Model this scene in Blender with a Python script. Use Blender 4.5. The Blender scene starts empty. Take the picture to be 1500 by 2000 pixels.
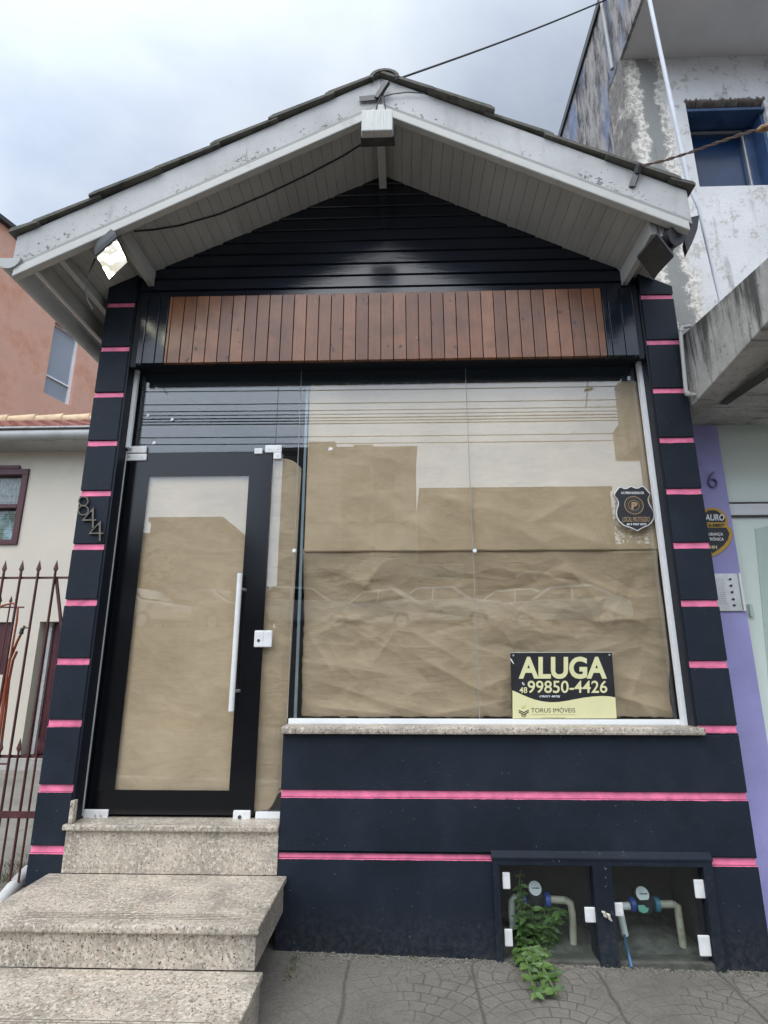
import bpy, bmesh, math, random
import numpy as np
from mathutils import Vector, Matrix
random.seed(7)
S = bpy.context.scene
COL = S.collection
R = math.radians

# ------------------------------------------------------------------ camera
F, PI_, RO, YA, D, H = 1119.0, 0.2593, -0.0002, -0.0319, 2.9103, 1.3249
fw = Vector((math.sin(YA)*math.cos(PI_), math.cos(YA)*math.cos(PI_), math.sin(PI_)))
rt = Vector((math.cos(YA), -math.sin(YA), 0)); up = rt.cross(fw)
r2 = rt*math.cos(RO)+up*math.sin(RO); u2 = up*math.cos(RO)-rt*math.sin(RO)
CAM = Vector((0, -D, H))
cd = bpy.data.cameras.new('camera'); co = bpy.data.objects.new('camera', cd); COL.objects.link(co)
m = Matrix.Identity(4)
for i in range(3):
    m[i][0] = r2[i]; m[i][1] = u2[i]; m[i][2] = -fw[i]; m[i][3] = CAM[i]
co.matrix_world = m
cd.sensor_fit = 'HORIZONTAL'; cd.sensor_width = 36; cd.lens = F/1500*36
cd.clip_start = 0.05; cd.clip_end = 2000
S.camera = co

# ------------------------------------------------------------------ light
SUN_EL, SUN_AZ = 58, -25          # high behind the photographer, veiled by cloud
W = bpy.data.worlds.new('World'); S.world = W; W.use_nodes = True
nt = W.node_tree; nt.nodes.clear()
def N(nt, t, **k):
    n = nt.nodes.new(t)
    for a, b in k.items():
        if a.startswith('i_'):
            key = a[2:]; key = int(key) if key.isdigit() else key.replace('_', ' ')
            n.inputs[key].default_value = b
        else: setattr(n, a, b)
    return n
sky = N(nt, 'ShaderNodeTexSky', sky_type='NISHITA', sun_disc=False)
sky.sun_elevation = R(SUN_EL); sky.sun_rotation = R(180+SUN_AZ)
tc = N(nt, 'ShaderNodeTexCoord')
mp = N(nt, 'ShaderNodeMapping'); mp.inputs['Scale'].default_value = (1.0, 1.0, 1.7); mp.inputs['Location'].default_value = (3.1, 0.4, 1.3)
nt.links.new(tc.outputs['Generated'], mp.inputs['Vector'])
nz = N(nt, 'ShaderNodeTexNoise', i_Scale=2.1, i_Detail=7.0, i_Roughness=0.52)
nz.inputs['Distortion'].default_value = 0.25
nt.links.new(mp.outputs[0], nz.inputs['Vector'])
cr = N(nt, 'ShaderNodeValToRGB')
cr.color_ramp.elements[0].position = 0.36; cr.color_ramp.elements[0].color = (4.3, 4.95, 6.1, 1)
cr.color_ramp.elements[1].position = 0.66; cr.color_ramp.elements[1].color = (6.9, 7.5, 8.2, 1)
nt.links.new(nz.outputs[0], cr.inputs[0])
mx = N(nt, 'ShaderNodeMix', data_type='RGBA'); mx.inputs[0].default_value = 0.88
nt.links.new(sky.outputs[0], mx.inputs[6]); nt.links.new(cr.outputs[0], mx.inputs[7])
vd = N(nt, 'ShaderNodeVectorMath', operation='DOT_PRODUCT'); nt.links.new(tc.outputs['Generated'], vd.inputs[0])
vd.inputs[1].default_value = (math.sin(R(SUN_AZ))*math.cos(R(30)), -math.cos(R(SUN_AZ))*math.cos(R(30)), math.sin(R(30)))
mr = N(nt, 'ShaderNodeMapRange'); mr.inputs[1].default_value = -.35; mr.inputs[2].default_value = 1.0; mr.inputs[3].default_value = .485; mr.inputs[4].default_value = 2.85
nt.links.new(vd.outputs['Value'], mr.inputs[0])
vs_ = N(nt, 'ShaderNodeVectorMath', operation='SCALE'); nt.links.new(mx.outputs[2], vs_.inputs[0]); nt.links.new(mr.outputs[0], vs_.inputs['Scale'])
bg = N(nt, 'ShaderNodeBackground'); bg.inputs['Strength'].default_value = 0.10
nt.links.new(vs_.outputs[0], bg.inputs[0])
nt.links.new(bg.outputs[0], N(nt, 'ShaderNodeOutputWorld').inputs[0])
sd = bpy.data.lights.new('sun', 'SUN'); sd.energy = 1.3; sd.angle = R(50); sd.color = (1, 0.97, 0.92)
so = bpy.data.objects.new('sun', sd); COL.objects.link(so)
dv = Vector((math.sin(R(SUN_AZ))*math.cos(R(SUN_EL)), -math.cos(R(SUN_AZ))*math.cos(R(SUN_EL)), math.sin(R(SUN_EL))))
so.rotation_euler = dv.to_track_quat('Z', 'Y').to_euler(); so.location = (0, -8, 14)
S.view_settings.view_transform = 'Standard'; S.view_settings.look = 'None'
S.view_settings.exposure = 0.45; S.view_settings.gamma = 1
S.view_settings.use_curve_mapping = False
S.cycles.max_bounces = 10; S.cycles.transparent_max_bounces = 16; S.cycles.glossy_bounces = 4

# ------------------------------------------------------------------ measuring: a photo pixel and one known coordinate give a point
def ray(px, py): return fw + r2*((px-750)/F) - u2*((py-1000)/F)
def P(px, py, y=0.0):
    d = ray(px, py); t = (y-CAM[1])/d[1]; return CAM+d*t
def PX(px, py, x):
    d = ray(px, py); t = (x-CAM[0])/d[0]; return CAM+d*t
def PZ(px, py, z):
    d = ray(px, py); t = (z-CAM[2])/d[2]; return CAM+d*t
def PP(px, py, p0, n):
    d = ray(px, py); t = (p0-CAM).dot(n)/d.dot(n); return CAM+d*t
GY = 0.12                                     # glass plane
def M(px, py, dist):                          # a point across the street seen mirrored in the glass
    q = P(px, py, 2*GY+dist); q[1] = -dist; return q
def gz(x): return 0.094-0.0245*x              # pavement height at x

# ------------------------------------------------------------------ materials
def srgb(r, g, b):
    f = lambda c: (c/255/12.92) if c/255 <= .04045 else ((c/255+.055)/1.055)**2.4
    return (f(r), f(g), f(b))
def newmat(name):
    m = bpy.data.materials.new(name); m.use_nodes = True
    nt = m.node_tree; return m, nt, nt.nodes['Principled BSDF']
def pos(nt, scale=(1, 1, 1)):
    g = N(nt, 'ShaderNodeNewGeometry'); mp = N(nt, 'ShaderNodeMapping'); mp.inputs['Scale'].default_value = scale
    nt.links.new(g.outputs['Position'], mp.inputs['Vector']); return mp.outputs[0]
def noise(nt, vec, scale, detail=5, rough=.55, dist=0):
    n = N(nt, 'ShaderNodeTexNoise', i_Scale=scale, i_Detail=detail, i_Roughness=rough); n.inputs['Distortion'].default_value = dist
    nt.links.new(vec, n.inputs['Vector']); return n.outputs[0]
def ramp(nt, v, a, b, ca=(0, 0, 0, 1), cb=(1, 1, 1, 1)):
    r = N(nt, 'ShaderNodeValToRGB'); e = r.color_ramp.elements
    e[0].position = a; e[0].color = ca; e[1].position = b; e[1].color = cb
    nt.links.new(v, r.inputs[0]); return r.outputs[0]
def mix(nt, f, a, b):
    x = N(nt, 'ShaderNodeMix', data_type='RGBA')
    for s, i in ((f, 0), (a, 6), (b, 7)):
        if hasattr(s, 'links') or hasattr(s, 'is_linked'): nt.links.new(s, x.inputs[i])
        else: x.inputs[i].default_value = s if i == 0 else (*s[:3], 1)
    return x.outputs[2]
def math_(nt, op, a, b=0.0):
    x = N(nt, 'ShaderNodeMath', operation=op)
    for s, i in ((a, 0), (b, 1)):
        if hasattr(s, 'is_linked'): nt.links.new(s, x.inputs[i])
        else: x.inputs[i].default_value = s
    return x.outputs[0]
def mrange(nt, v, a, b, inv=False):
    m = N(nt, 'ShaderNodeMapRange', i_1=a, i_2=b, i_3=1.0 if inv else 0.0, i_4=0.0 if inv else 1.0); nt.links.new(v, m.inputs[0]); return m.outputs[0]
def bump(nt, bs, h, strength=.2, dist=.01):
    b = N(nt, 'ShaderNodeBump'); b.inputs['Strength'].default_value = strength; b.inputs['Distance'].default_value = dist
    nt.links.new(h, b.inputs['Height']); nt.links.new(b.outputs[0], bs.inputs['Normal'])
def pm(name, col, rough=.6, var=.12, vs=6, bs=50, bst=.12, metal=0, dirt=None, dscale=3, da=.55, db=.72, stretch=(1, 1, 1), coat=0, spec=.5):
    m, nt, b = newmat(name)
    v = pos(nt, stretch)
    n = noise(nt, v, vs)
    c = mix(nt, ramp(nt, n, .3, .7), [x*(1-var) for x in col], [min(1, x*(1+var)) for x in col])
    if dirt:
        d = noise(nt, pos(nt, stretch), dscale, 9, .68)
        c = mix(nt, ramp(nt, d, da, db), c, dirt)
    nt.links.new(c, b.inputs['Base Color'])
    b.inputs['Roughness'].default_value = rough; b.inputs['Metallic'].default_value = metal
    b.inputs['Specular IOR Level'].default_value = spec
    if coat: b.inputs['Coat Weight'].default_value = coat; b.inputs['Coat Roughness'].default_value = .12
    r = ramp(nt, n, .2, .8, (rough*.8,)*3+(1,), (min(1, rough*1.15),)*3+(1,)); nt.links.new(r, b.inputs['Roughness'])
    if bst: bump(nt, b, noise(nt, v, bs, 4), bst, .008)
    return m
navy = pm('navy_paint', (.0115, .017, .0265), .6, .30, 3, 170, .28, dirt=(.026, .031, .04), dscale=3.4, da=.52, db=.85, spec=.22)
_nt = navy.node_tree; _b = _nt.nodes['Principled BSDF']; _c = _b.inputs['Base Color'].links[0].from_socket
_g = N(_nt, 'ShaderNodeNewGeometry'); _s = N(_nt, 'ShaderNodeSeparateXYZ'); _nt.links.new(_g.outputs['Position'], _s.inputs[0])
_k = math_(_nt, 'MULTIPLY', mrange(_nt, _s.outputs[2], .30, .07), ramp(_nt, noise(_nt, pos(_nt), 38, 6, .7), .42, .62))
_c = mix(_nt, math_(_nt, 'MULTIPLY', _k, .45), _c, (.075, .07, .062))
_sp = ramp(_nt, noise(_nt, pos(_nt), 75, 2, .4), .735, .75); _c = mix(_nt, math_(_nt, 'MULTIPLY', _sp, .6), _c, (.16, .16, .16))
_nt.links.new(_c, _b.inputs['Base Color'])
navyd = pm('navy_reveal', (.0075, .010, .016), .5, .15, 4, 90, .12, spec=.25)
navyg = pm('navy_gloss', (.009, .0125, .02), .20, .15, 5, 25, .10, stretch=(.35, 1, 1.5))
pink = pm('pink_paint', (.80, .20, .34), .6, .24, 14, 70, .3, dirt=(.45, .06, .15), dscale=12, da=.58, db=.8)
whitep = pm('white_paint', (.45, .45, .44), .5, .12, 3, 40, .1, dirt=(.085, .083, .07), dscale=19, da=.56, db=.68)
whitet = pm('white_trim', (.46, .455, .42), .5, .08, 5, 40, .1, dirt=(.2, .19, .16), dscale=5, da=.58, db=.85)
soff = pm('soffit_paint', (.44, .43, .40), .6, .12, 2.5, 30, .08, dirt=(.22, .21, .185), dscale=2.4, da=.5, db=.9, stretch=(1, .35, 1))
whitem = pm('white_metal', (.78, .79, .79), .35, .03, 8, 50, .02)
whitepl = pm('white_plastic', (.72, .72, .70), .4, .08, 20, 80, .05, dirt=(.35, .33, .28), dscale=14, da=.6, db=.8)
tile = pm('roof_tile', (.11, .105, .085), .85, .3, 9, 60, .5, dirt=(.035, .035, .03), dscale=14, da=.5, db=.7)
black = pm('black_film', (.0035, .004, .0055), .16, .1, 5, 50, 0, spec=.42)
rub = pm('black_cable', (.02, .02, .024), .6, .2, 30, 100, .1)
dmet = pm('dark_metal', (.05, .05, .052), .45, .3, 20, 80, .15, metal=.3)
alum = pm('aluminium', (.62, .62, .60), .38, .1, 20, 120, .06, metal=.7)
bronze = pm('bronze', (.15, .13, .10), .38, .2, 40, 120, .1, metal=.85)
rust = pm('rusty_iron', (.085, .022, .022), .55, .35, 14, 80, .3, dirt=(.03, .012, .01), dscale=20, da=.5, db=.75)
orange = pm('orange_render', (.66, .39, .295), .9, .13, 1.3, 60, .3, dirt=(.52, .245, .15), dscale=1.3, da=.47, db=.70)
cream = pm('cream_render', (.60, .55, .46), .85, .05, 1.5, 70, .12, dirt=(.46, .42, .35), dscale=1.4, da=.56, db=.85)
dred = pm('oxblood_paint', (.065, .013, .018), .45, .2, 8, 50, .1)
purple = pm('purple_paint', (.34, .325, .60), .7, .14, 3, 60, .15, dirt=(.20, .18, .38), dscale=4, da=.58, db=.8)
tred = pm('terracotta', (.24, .085, .06), .8, .35, 14, 50, .3, dirt=(.10, .05, .04), dscale=18, da=.5, db=.7)
ridge = pm('ridge_mortar', (.62, .47, .30), .8, .2, 8, 50, .2)
grey = pm('grey_metal_paint', (.36, .365, .355), .5, .15, 5, 50, .1, dirt=(.17, .17, .15), dscale=5, da=.55, db=.8)
bluep = pm('blue_paint', (.035, .075, .17), .5, .3, 8, 60, .2, dirt=(.012, .03, .08), dscale=7)
bluepl = pm('blue_plastic', (.03, .07, .28), .35, .2, 20, 60, .05)
tealpl = pm('teal_plastic', (.04, .17, .25), .35, .2, 20, 60, .05)
gold = pm('gold_ink', (.68, .65, .36), .5, .03, 9, 50, 0)
goldd = pm('ochre_ink', (.50, .30, .04), .5, .05, 9, 50, 0)
ink = pm('dark_ink', (.014, .014, .017), .45, .1, 9, 50, 0)
inkw = pm('white_ink', (.75, .75, .75), .5, .03, 9, 50, 0)
bronzei = pm('bronze_ink', (.40, .26, .13), .4, .1, 9, 50, 0)
greyi = pm('faded_ink', (.30, .28, .14), .5, .1, 9, 50, 0)
cordm = pm('orange_rubber', (.26, .055, .02), .5, .2, 20, 50, .1)
pvcw = pm('weathered_white_pipe', (.66, .66, .64), .5, .08, 10, 50, .1, dirt=(.10, .09, .08), dscale=11, da=.62, db=.68, stretch=(1, 1, 1))
pvco = pm('old_pipe', (.45, .42, .33), .5, .15, 10, 50, .1, dirt=(.18, .15, .10), dscale=12, da=.5, db=.7)
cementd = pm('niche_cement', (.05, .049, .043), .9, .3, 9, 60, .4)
dark = pm('dark_interior', (.03, .032, .036), .8, .2, 2, 20, .05)
asphalt = pm('asphalt', (.055, .055, .058), .9, .2, 6, 200, .4)
earth = pm('bare_earth', (.11, .095, .07), .95, .3, 3, 40, .5, dirt=(.05, .075, .025), dscale=4)
facade = pm('facade_render', (.33, .315, .30), .85, .1, 1, 30, .1)
facader = pm('red_facade', (.22, .075, .055), .8, .1, 1, 30, .1)
tyre = pm('tyre_rubber', (.02, .02, .02), .8, .1, 9, 30, .1)
carw = pm('white_car_paint', (.75, .76, .77), .25, .03, 3, 20, 0, coat=.6)
carg = pm('grey_car_paint', (.16, .17, .18), .25, .03, 3, 20, 0, coat=.6)
carglass = pm('car_glass', (.01, .012, .014), .05, .1, 3, 20, 0)
frost = pm('frosted_glass', (.74, .82, .73), .22, .05, 1.2, 40, 0, coat=.3)
frostd = pm('frosted_glass_panel', (.50, .60, .53), .3, .05, 1.2, 40, 0, coat=.3)
lace = pm('lace_curtain', (.28, .28, .29), .9, .5, 22, 60, .3, stretch=(3, 1, .6))
winview = pm('printed_curtain', (.25, .33, .38), .8, .7, 7, 40, .1, dirt=(.04, .09, .03), dscale=4, da=.45, db=.55)
greywin = pm('grey_blind', (.28, .32, .37), .35, .1, 1, 40, 0, coat=.3)

def glass_mat(name, f0, tint=(.93, .96, .95), rough=0.0):
    m, nt, b = newmat(name); nt.nodes.remove(b)
    lw = N(nt, 'ShaderNodeLayerWeight'); lw.inputs[0].default_value = .5
    p5 = math_(nt, 'POWER', lw.outputs['Facing'], 5.0)
    fac = math_(nt, 'ADD', math_(nt, 'MULTIPLY', p5, 1-f0), f0)
    t = N(nt, 'ShaderNodeBsdfTransparent'); t.inputs[0].default_value = (*tint, 1)
    g = N(nt, 'ShaderNodeBsdfGlossy'); g.inputs['Roughness'].default_value = rough
    x = N(nt, 'ShaderNodeMixShader')
    nt.links.new(fac, x.inputs[0]); nt.links.new(t.outputs[0], x.inputs[1]); nt.links.new(g.outputs[0], x.inputs[2])
    nt.links.new(x.outputs[0], nt.nodes['Material Output'].inputs[0]); return m
glass = glass_mat('window_glass', .085)
glass2 = glass_mat('small_glass', .03)

def wood_mat():
    m, nt, b = newmat('varnished_planks')
    g = N(nt, 'ShaderNodeNewGeometry')
    v = pos(nt, (26, 26, 1.6)); n = noise(nt, v, 3.0, 6, .6, .8)
    v2 = pos(nt); n2 = noise(nt, v2, 5, 6, .65)
    c = mix(nt, ramp(nt, n, .25, .75), (.13, .046, .019), (.33, .128, .056))
    c2 = mix(nt, ramp(nt, g.outputs['Random Per Island'], 0, 1), (.12, .045, .022), (.36, .17, .085))
    c = mix(nt, .62, c, c2)
    c = mix(nt, math_(nt, 'MULTIPLY', ramp(nt, n2, .42, .66), .7), c, (.095, .04, .022))
    # chipped paint flecks, mostly in the middle of the board
    fl = noise(nt, pos(nt, (1, 1, .6)), 34, 4, .6, .6); sx = N(nt, 'ShaderNodeSeparateXYZ'); nt.links.new(g.outputs['Position'], sx.inputs[0])
    mid = ramp(nt, math_(nt, 'ABSOLUTE', math_(nt, 'ADD', sx.outputs[0], .35)), .15, .95, (1, 1, 1, 1), (0, 0, 0, 1))
    c = mix(nt, math_(nt, 'MULTIPLY', ramp(nt, fl, .72, .75), mid), c, (.55, .42, .30))
    kn = noise(nt, pos(nt, (1, 1, .8)), 22, 2, .4)
    c = mix(nt, ramp(nt, kn, .70, .74), c, (.045, .02, .012))
    nt.links.new(c, b.inputs['Base Color']); b.inputs['Roughness'].default_value = .33
    bump(nt, b, n, .12, .004); return m
wood = wood_mat()

def granite_mat():
    m, nt, b = newmat('granite')
    v = pos(nt)
    big = noise(nt, v, 5.0, 5, .6)
    c = mix(nt, ramp(nt, big, .35, .65), (.30, .26, .205), (.54, .468, .375))
    med = noise(nt, v, 55, 4, .65)
    c = mix(nt, ramp(nt, med, .50, .60), c, (.63, .56, .465))
    med2 = noise(nt, pos(nt, (1.3, 1.1, 1.2)), 70, 4, .65)
    c = mix(nt, ramp(nt, med2, .56, .62), c, (.22, .185, .14))
    pk = noise(nt, v, 26, 4, .6); c = mix(nt, math_(nt, 'MULTIPLY', ramp(nt, pk, .58, .68), .5), c, (.42, .29, .21))
    sp = noise(nt, pos(nt, (1, 1.1, .9)), 120, 3, .6)
    c = mix(nt, ramp(nt, sp, .60, .645), c, (.045, .042, .04))
    gr = noise(nt, pos(nt, (.9, 1, 1)), 3.3, 6, .7)
    c = mix(nt, math_(nt, 'MULTIPLY', ramp(nt, gr, .48, .66), .6), c, (.17, .155, .135))
    nt.links.new(c, b.inputs['Base Color']); b.inputs['Roughness'].default_value = .42
    bump(nt, b, sp, .05, .003); return m
granite = granite_mat()

def paving_mat():
    m, nt, b = newmat('worn_paving')
    v = pos(nt)
    n = noise(nt, v, 2.4, 8, .65); f = noise(nt, v, 90, 4, .7)
    c = mix(nt, ramp(nt, n, .3, .7), (.082, .074, .062), (.19, .173, .146))
    c = mix(nt, math_(nt, 'MULTIPLY', ramp(nt, f, .35, .75), .45), c, (.31, .28, .235))
    st = noise(nt, pos(nt, (1, 1.2, 1)), 1.3, 7, .7)
    c = mix(nt, math_(nt, 'MULTIPLY', ramp(nt, st, .55, .7), .6), c, (.10, .092, .08))
    # fans of small setts pressed into the slabs: rings around a row of centres, broken by radial joints
    sx = N(nt, 'ShaderNodeSeparateXYZ'); wob = N(nt, 'ShaderNodeVectorMath', operation='ADD')
    nn = N(nt, 'ShaderNodeTexNoise', i_Scale=7.0); nt.links.new(v, nn.inputs['Vector'])
    sc = N(nt, 'ShaderNodeVectorMath', operation='SCALE'); nt.links.new(nn.outputs['Color'], sc.inputs[0]); sc.inputs['Scale'].default_value = .035
    nt.links.new(v, wob.inputs[0]); nt.links.new(sc.outputs[0], wob.inputs[1]); nt.links.new(wob.outputs[0], sx.inputs[0])
    X, Y_ = sx.outputs[0], sx.outputs[1]
    fx = math_(nt, 'SUBTRACT', math_(nt, 'FRACT', math_(nt, 'MULTIPLY', math_(nt, 'ADD', X, .22), 1/.52)), .5)
    fx = math_(nt, 'MULTIPLY', fx, .52)
    fy = math_(nt, 'MULTIPLY', math_(nt, 'FRACT', math_(nt, 'MULTIPLY', math_(nt, 'ADD', Y_, 3.93), 1/.42)), .42)
    rad = math_(nt, 'SQRT', math_(nt, 'ADD', math_(nt, 'MULTIPLY', fx, fx), math_(nt, 'MULTIPLY', fy, fy)))
    rk = math_(nt, 'MULTIPLY', rad, 1/.062)
    ring = math_(nt, 'ABSOLUTE', math_(nt, 'SUBTRACT', math_(nt, 'FRACT', rk), .5))
    lr = ramp(nt, ring, .43, .48)
    ang = math_(nt, 'ARCTAN2', fx, fy)
    seg = math_(nt, 'ADD', math_(nt, 'MULTIPLY', math_(nt, 'MULTIPLY', ang, math_(nt, 'ADD', math_(nt, 'FLOOR', rk), 1.0)), .82), math_(nt, 'MULTIPLY', math_(nt, 'FLOOR', rk), .37))
    sg = math_(nt, 'ABSOLUTE', math_(nt, 'SUBTRACT', math_(nt, 'FRACT', seg), .5))
    ls = ramp(nt, sg, .445, .485)
    lines = math_(nt, 'MAXIMUM', lr, ls)
    wear = ramp(nt, noise(nt, v, 2.3, 4, .6), .44, .62)
    lines = math_(nt, 'MULTIPLY', lines, wear)
    jx = math_(nt, 'ABSOLUTE', fx); joint = ramp(nt, jx, .252, .256)
    c = mix(nt, math_(nt, 'MULTIPLY', lines, .45), c, (.04, .035, .028))
    c = mix(nt, math_(nt, 'MULTIPLY', joint, .5), c, (.03, .027, .022)); lines = math_(nt, 'MAXIMUM', lines, joint)
    gm = noise(nt, v, 5.5, 8, .75); c = mix(nt, math_(nt, 'MULTIPLY', ramp(nt, gm, .60, .72), .6), c, (.052, .06, .028))
    nt.links.new(c, b.inputs['Base Color']); b.inputs['Roughness'].default_value = .8
    h = math_(nt, 'SUBTRACT', math_(nt, 'MULTIPLY', f, .35), lines)
    bump(nt, b, h, .55, .006); return m
paving = paving_mat()

def paper_mat(name, tone=1.0, wscale=14, crum=.34):
    m, nt, b = newmat(name)
    v = pos(nt)
    n = noise(nt, v, 3.0, 5, .6); fine = noise(nt, pos(nt, (.45, 1, 2.2)), 60, 4, .6)
    a = (.67*tone, .465*tone, .31*tone); d = (.53*tone, .36*tone, .232*tone)
    c = mix(nt, ramp(nt, n, .3, .7), d, a)
    c = mix(nt, math_(nt, 'MULTIPLY', ramp(nt, fine, .4, .75), .35), c, (.74*tone, .545*tone, .395*tone))
    nt.links.new(c, b.inputs['Base Color']); b.inputs['Roughness'].default_value = .55; b.inputs['Specular IOR Level'].default_value = .25
    w = noise(nt, pos(nt, (.5, 1, 1.6)), wscale, 4, .55, .8)
    wn = N(nt, 'ShaderNodeTexNoise', i_Scale=4.0); nt.links.new(v, wn.inputs['Vector'])
    sc = N(nt, 'ShaderNodeVectorMath', operation='SCALE'); nt.links.new(wn.outputs['Color'], sc.inputs[0]); sc.inputs['Scale'].default_value = .22
    ad = N(nt, 'ShaderNodeVectorMath', operation='ADD'); nt.links.new(pos(nt, (.75, 1, 1.25)), ad.inputs[0]); nt.links.new(sc.outputs[0], ad.inputs[1])
    vo = N(nt, 'ShaderNodeTexVoronoi', i_Scale=5.5); nt.links.new(ad.outputs[0], vo.inputs['Vector'])
    vo2 = N(nt, 'ShaderNodeTexVoronoi', i_Scale=13.0); nt.links.new(ad.outputs[0], vo2.inputs['Vector'])
    hh = math_(nt, 'ADD', math_(nt, 'ADD', math_(nt, 'MULTIPLY', vo.outputs['Distance'], 1.0), math_(nt, 'MULTIPLY', vo2.outputs['Distance'], .38)), math_(nt, 'MULTIPLY', w, .5))
    bump(nt, b, hh, crum, .035); return m
paperm = paper_mat('kraft_paper', .88); paperl = paper_mat('kraft_paper_flat', 1.06, 8, .2)

def weathered_mat():
    m, nt, b = newmat('peeling_wall')
    v = pos(nt)
    g = N(nt, 'ShaderNodeNewGeometry'); sx = N(nt, 'ShaderNodeSeparateXYZ'); nt.links.new(g.outputs['Position'], sx.inputs[0])
    w = noise(nt, v, 5, 9, .75)
    xx = math_(nt, 'ADD', sx.outputs[0], math_(nt, 'MULTIPLY', math_(nt, 'SUBTRACT', w, .5), .28))
    pa = noise(nt, v, 1.7, 5, .6)
    c = mix(nt, ramp(nt, pa, .3, .7), (.60, .59, .585), (.76, .755, .75))                         # old white paint
    fl = noise(nt, v, 13, 9, .78)
    c = mix(nt, math_(nt, 'MULTIPLY', ramp(nt, fl, .545, .575), .7), c, (.42, .38, .33))             # flaked
    near = mrange(nt, xx, 1.84, 1.90, True)
    raw = mix(nt, ramp(nt, noise(nt, v, 26, 8, .75), .44, .54), (.40, .37, .33), (.78, .74, .66))
    c = mix(nt, near, c, raw)                                                                     # bare plaster by the corner
    band = math_(nt, 'MULTIPLY', mrange(nt, xx, 1.695, 1.71), mrange(nt, xx, 1.80, 1.815, True))
    c = mix(nt, band, c, (.27, .27, .255))                                                         # trowelled cement strip
    edge = mrange(nt, xx, 1.59, 1.64, True); c = mix(nt, math_(nt, 'MULTIPLY', edge, .8), c, (.10, .095, .09))
    dk = noise(nt, pos(nt, (2.4, 1, .4)), 3.0, 9, .72); c = mix(nt, math_(nt, 'MULTIPLY', ramp(nt, dk, .57, .72), .75), c, (.11, .105, .10))
    nt.links.new(c, b.inputs['Base Color']); b.inputs['Roughness'].default_value = .88
    bump(nt, b, fl, .5, .02); return m
weath = weathered_mat()
sidew = pm('mouldy_blue_wall', (.34, .33, .33), .9, .3, 4, 40, .5, dirt=(.03, .033, .04), dscale=4.5, da=.44, db=.60, stretch=(1, 1.6, .55))
def side_mat():
    m, nt, b = newmat('mouldy_side_wall')
    v = pos(nt, (1, 1.7, .6)); n = noise(nt, v, 5, 9, .72)
    c = mix(nt, ramp(nt, n, .40, .56), (.045, .047, .055), (.36, .345, .33))
    n2 = noise(nt, pos(nt, (1, 2, .45)), 2.4, 7, .6); c = mix(nt, math_(nt, 'MULTIPLY', ramp(nt, n2, .50, .60), .7), c, (.13, .20, .36))
    nt.links.new(c, b.inputs['Base Color']); b.inputs['Roughness'].default_value = .9; bump(nt, b, n, .5, .02); return m
sidew = side_mat()
conc = pm('mouldy_concrete', (.42, .41, .38), .9, .25, 5, 50, .4, dirt=(.04, .04, .038), dscale=3.4, da=.46, db=.62, stretch=(1, 2.4, .7))
def barge_mat():
    m, nt, b = newmat('weathered_white_board'); v = pos(nt)
    n = noise(nt, v, 3, 6, .6); c = mix(nt, ramp(nt, n, .3, .7), (.36, .36, .35), (.50, .50, .49))
    g = N(nt, 'ShaderNodeNewGeometry'); sx = N(nt, 'ShaderNodeSeparateXYZ'); nt.links.new(g.outputs['Position'], sx.inputs[0])
    h = math_(nt, 'ADD', sx.outputs[2], math_(nt, 'MULTIPLY', math_(nt, 'ABSOLUTE', math_(nt, 'ADD', sx.outputs[0], .095)), .521))
    low = mrange(nt, h, 4.40, 4.30)
    sp = noise(nt, v, 42, 6, .7); big = noise(nt, v, 4.5, 5, .6)
    k = math_(nt, 'ADD', sp, math_(nt, 'ADD', math_(nt, 'MULTIPLY', low, .085), math_(nt, 'MULTIPLY', math_(nt, 'SUBTRACT', big, .5), .55)))
    c = mix(nt, math_(nt, 'MULTIPLY', ramp(nt, k, .635, .70), .85), c, (.07, .068, .058))
    st = noise(nt, pos(nt, (3, 3, .6)), 4, 6, .65); c = mix(nt, math_(nt, 'MULTIPLY', ramp(nt, st, .55, .72), .4), c, (.22, .215, .19))
    pl = noise(nt, v, 18, 5, .7); c = mix(nt, math_(nt, 'MULTIPLY', ramp(nt, pl, .69, .71), .8), c, (.20, .16, .12))
    nt.links.new(c, b.inputs['Base Color']); b.inputs['Roughness'].default_value = .6; bump(nt, b, sp, .15, .004); return m
bargem = barge_mat()
def runs_mat():
    m, nt, b = newmat('stained_canopy'); v = pos(nt)
    n = noise(nt, v, 7, 8, .7); c = mix(nt, ramp(nt, n, .3, .7), (.30, .29, .265), (.50, .485, .45))
    run = noise(nt, pos(nt, (1, 9, .9)), 1.6, 8, .7, .3)
    g = N(nt, 'ShaderNodeNewGeometry'); sx = N(nt, 'ShaderNodeSeparateXYZ'); nt.links.new(g.outputs['Position'], sx.inputs[0])
    hi = mrange(nt, sx.outputs[2], 2.72, 3.16)
    k = math_(nt, 'ADD', run, math_(nt, 'MULTIPLY', math_(nt, 'SUBTRACT', hi, .45), .22))
    c = mix(nt, math_(nt, 'MULTIPLY', ramp(nt, k, .44, .60), .9), c, (.045, .044, .04))
    sp = noise(nt, v, 30, 7, .75); c = mix(nt, math_(nt, 'MULTIPLY', ramp(nt, sp, .56, .66), .6), c, (.07, .068, .06))
    nt.links.new(c, b.inputs['Base Color']); b.inputs['Roughness'].default_value = .92; bump(nt, b, sp, .5, .01); return m
canm = runs_mat()
plast = pm('grey_plaster', (.62, .605, .61), .9, .10, 2, 60, .2, dirt=(.10, .095, .10), dscale=2.1, da=.60, db=.68)
def leaf_mat():
    m, nt, b = newmat('leaf')
    g = N(nt, 'ShaderNodeNewGeometry')
    c = mix(nt, g.outputs['Random Per Island'], (.028, .072, .012), (.095, .165, .032))
    nt.links.new(c, b.inputs['Base Color']); b.inputs['Roughness'].default_value = .5
    b.inputs['Subsurface Weight'].default_value = 0; return m
leaf = leaf_mat()
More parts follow.
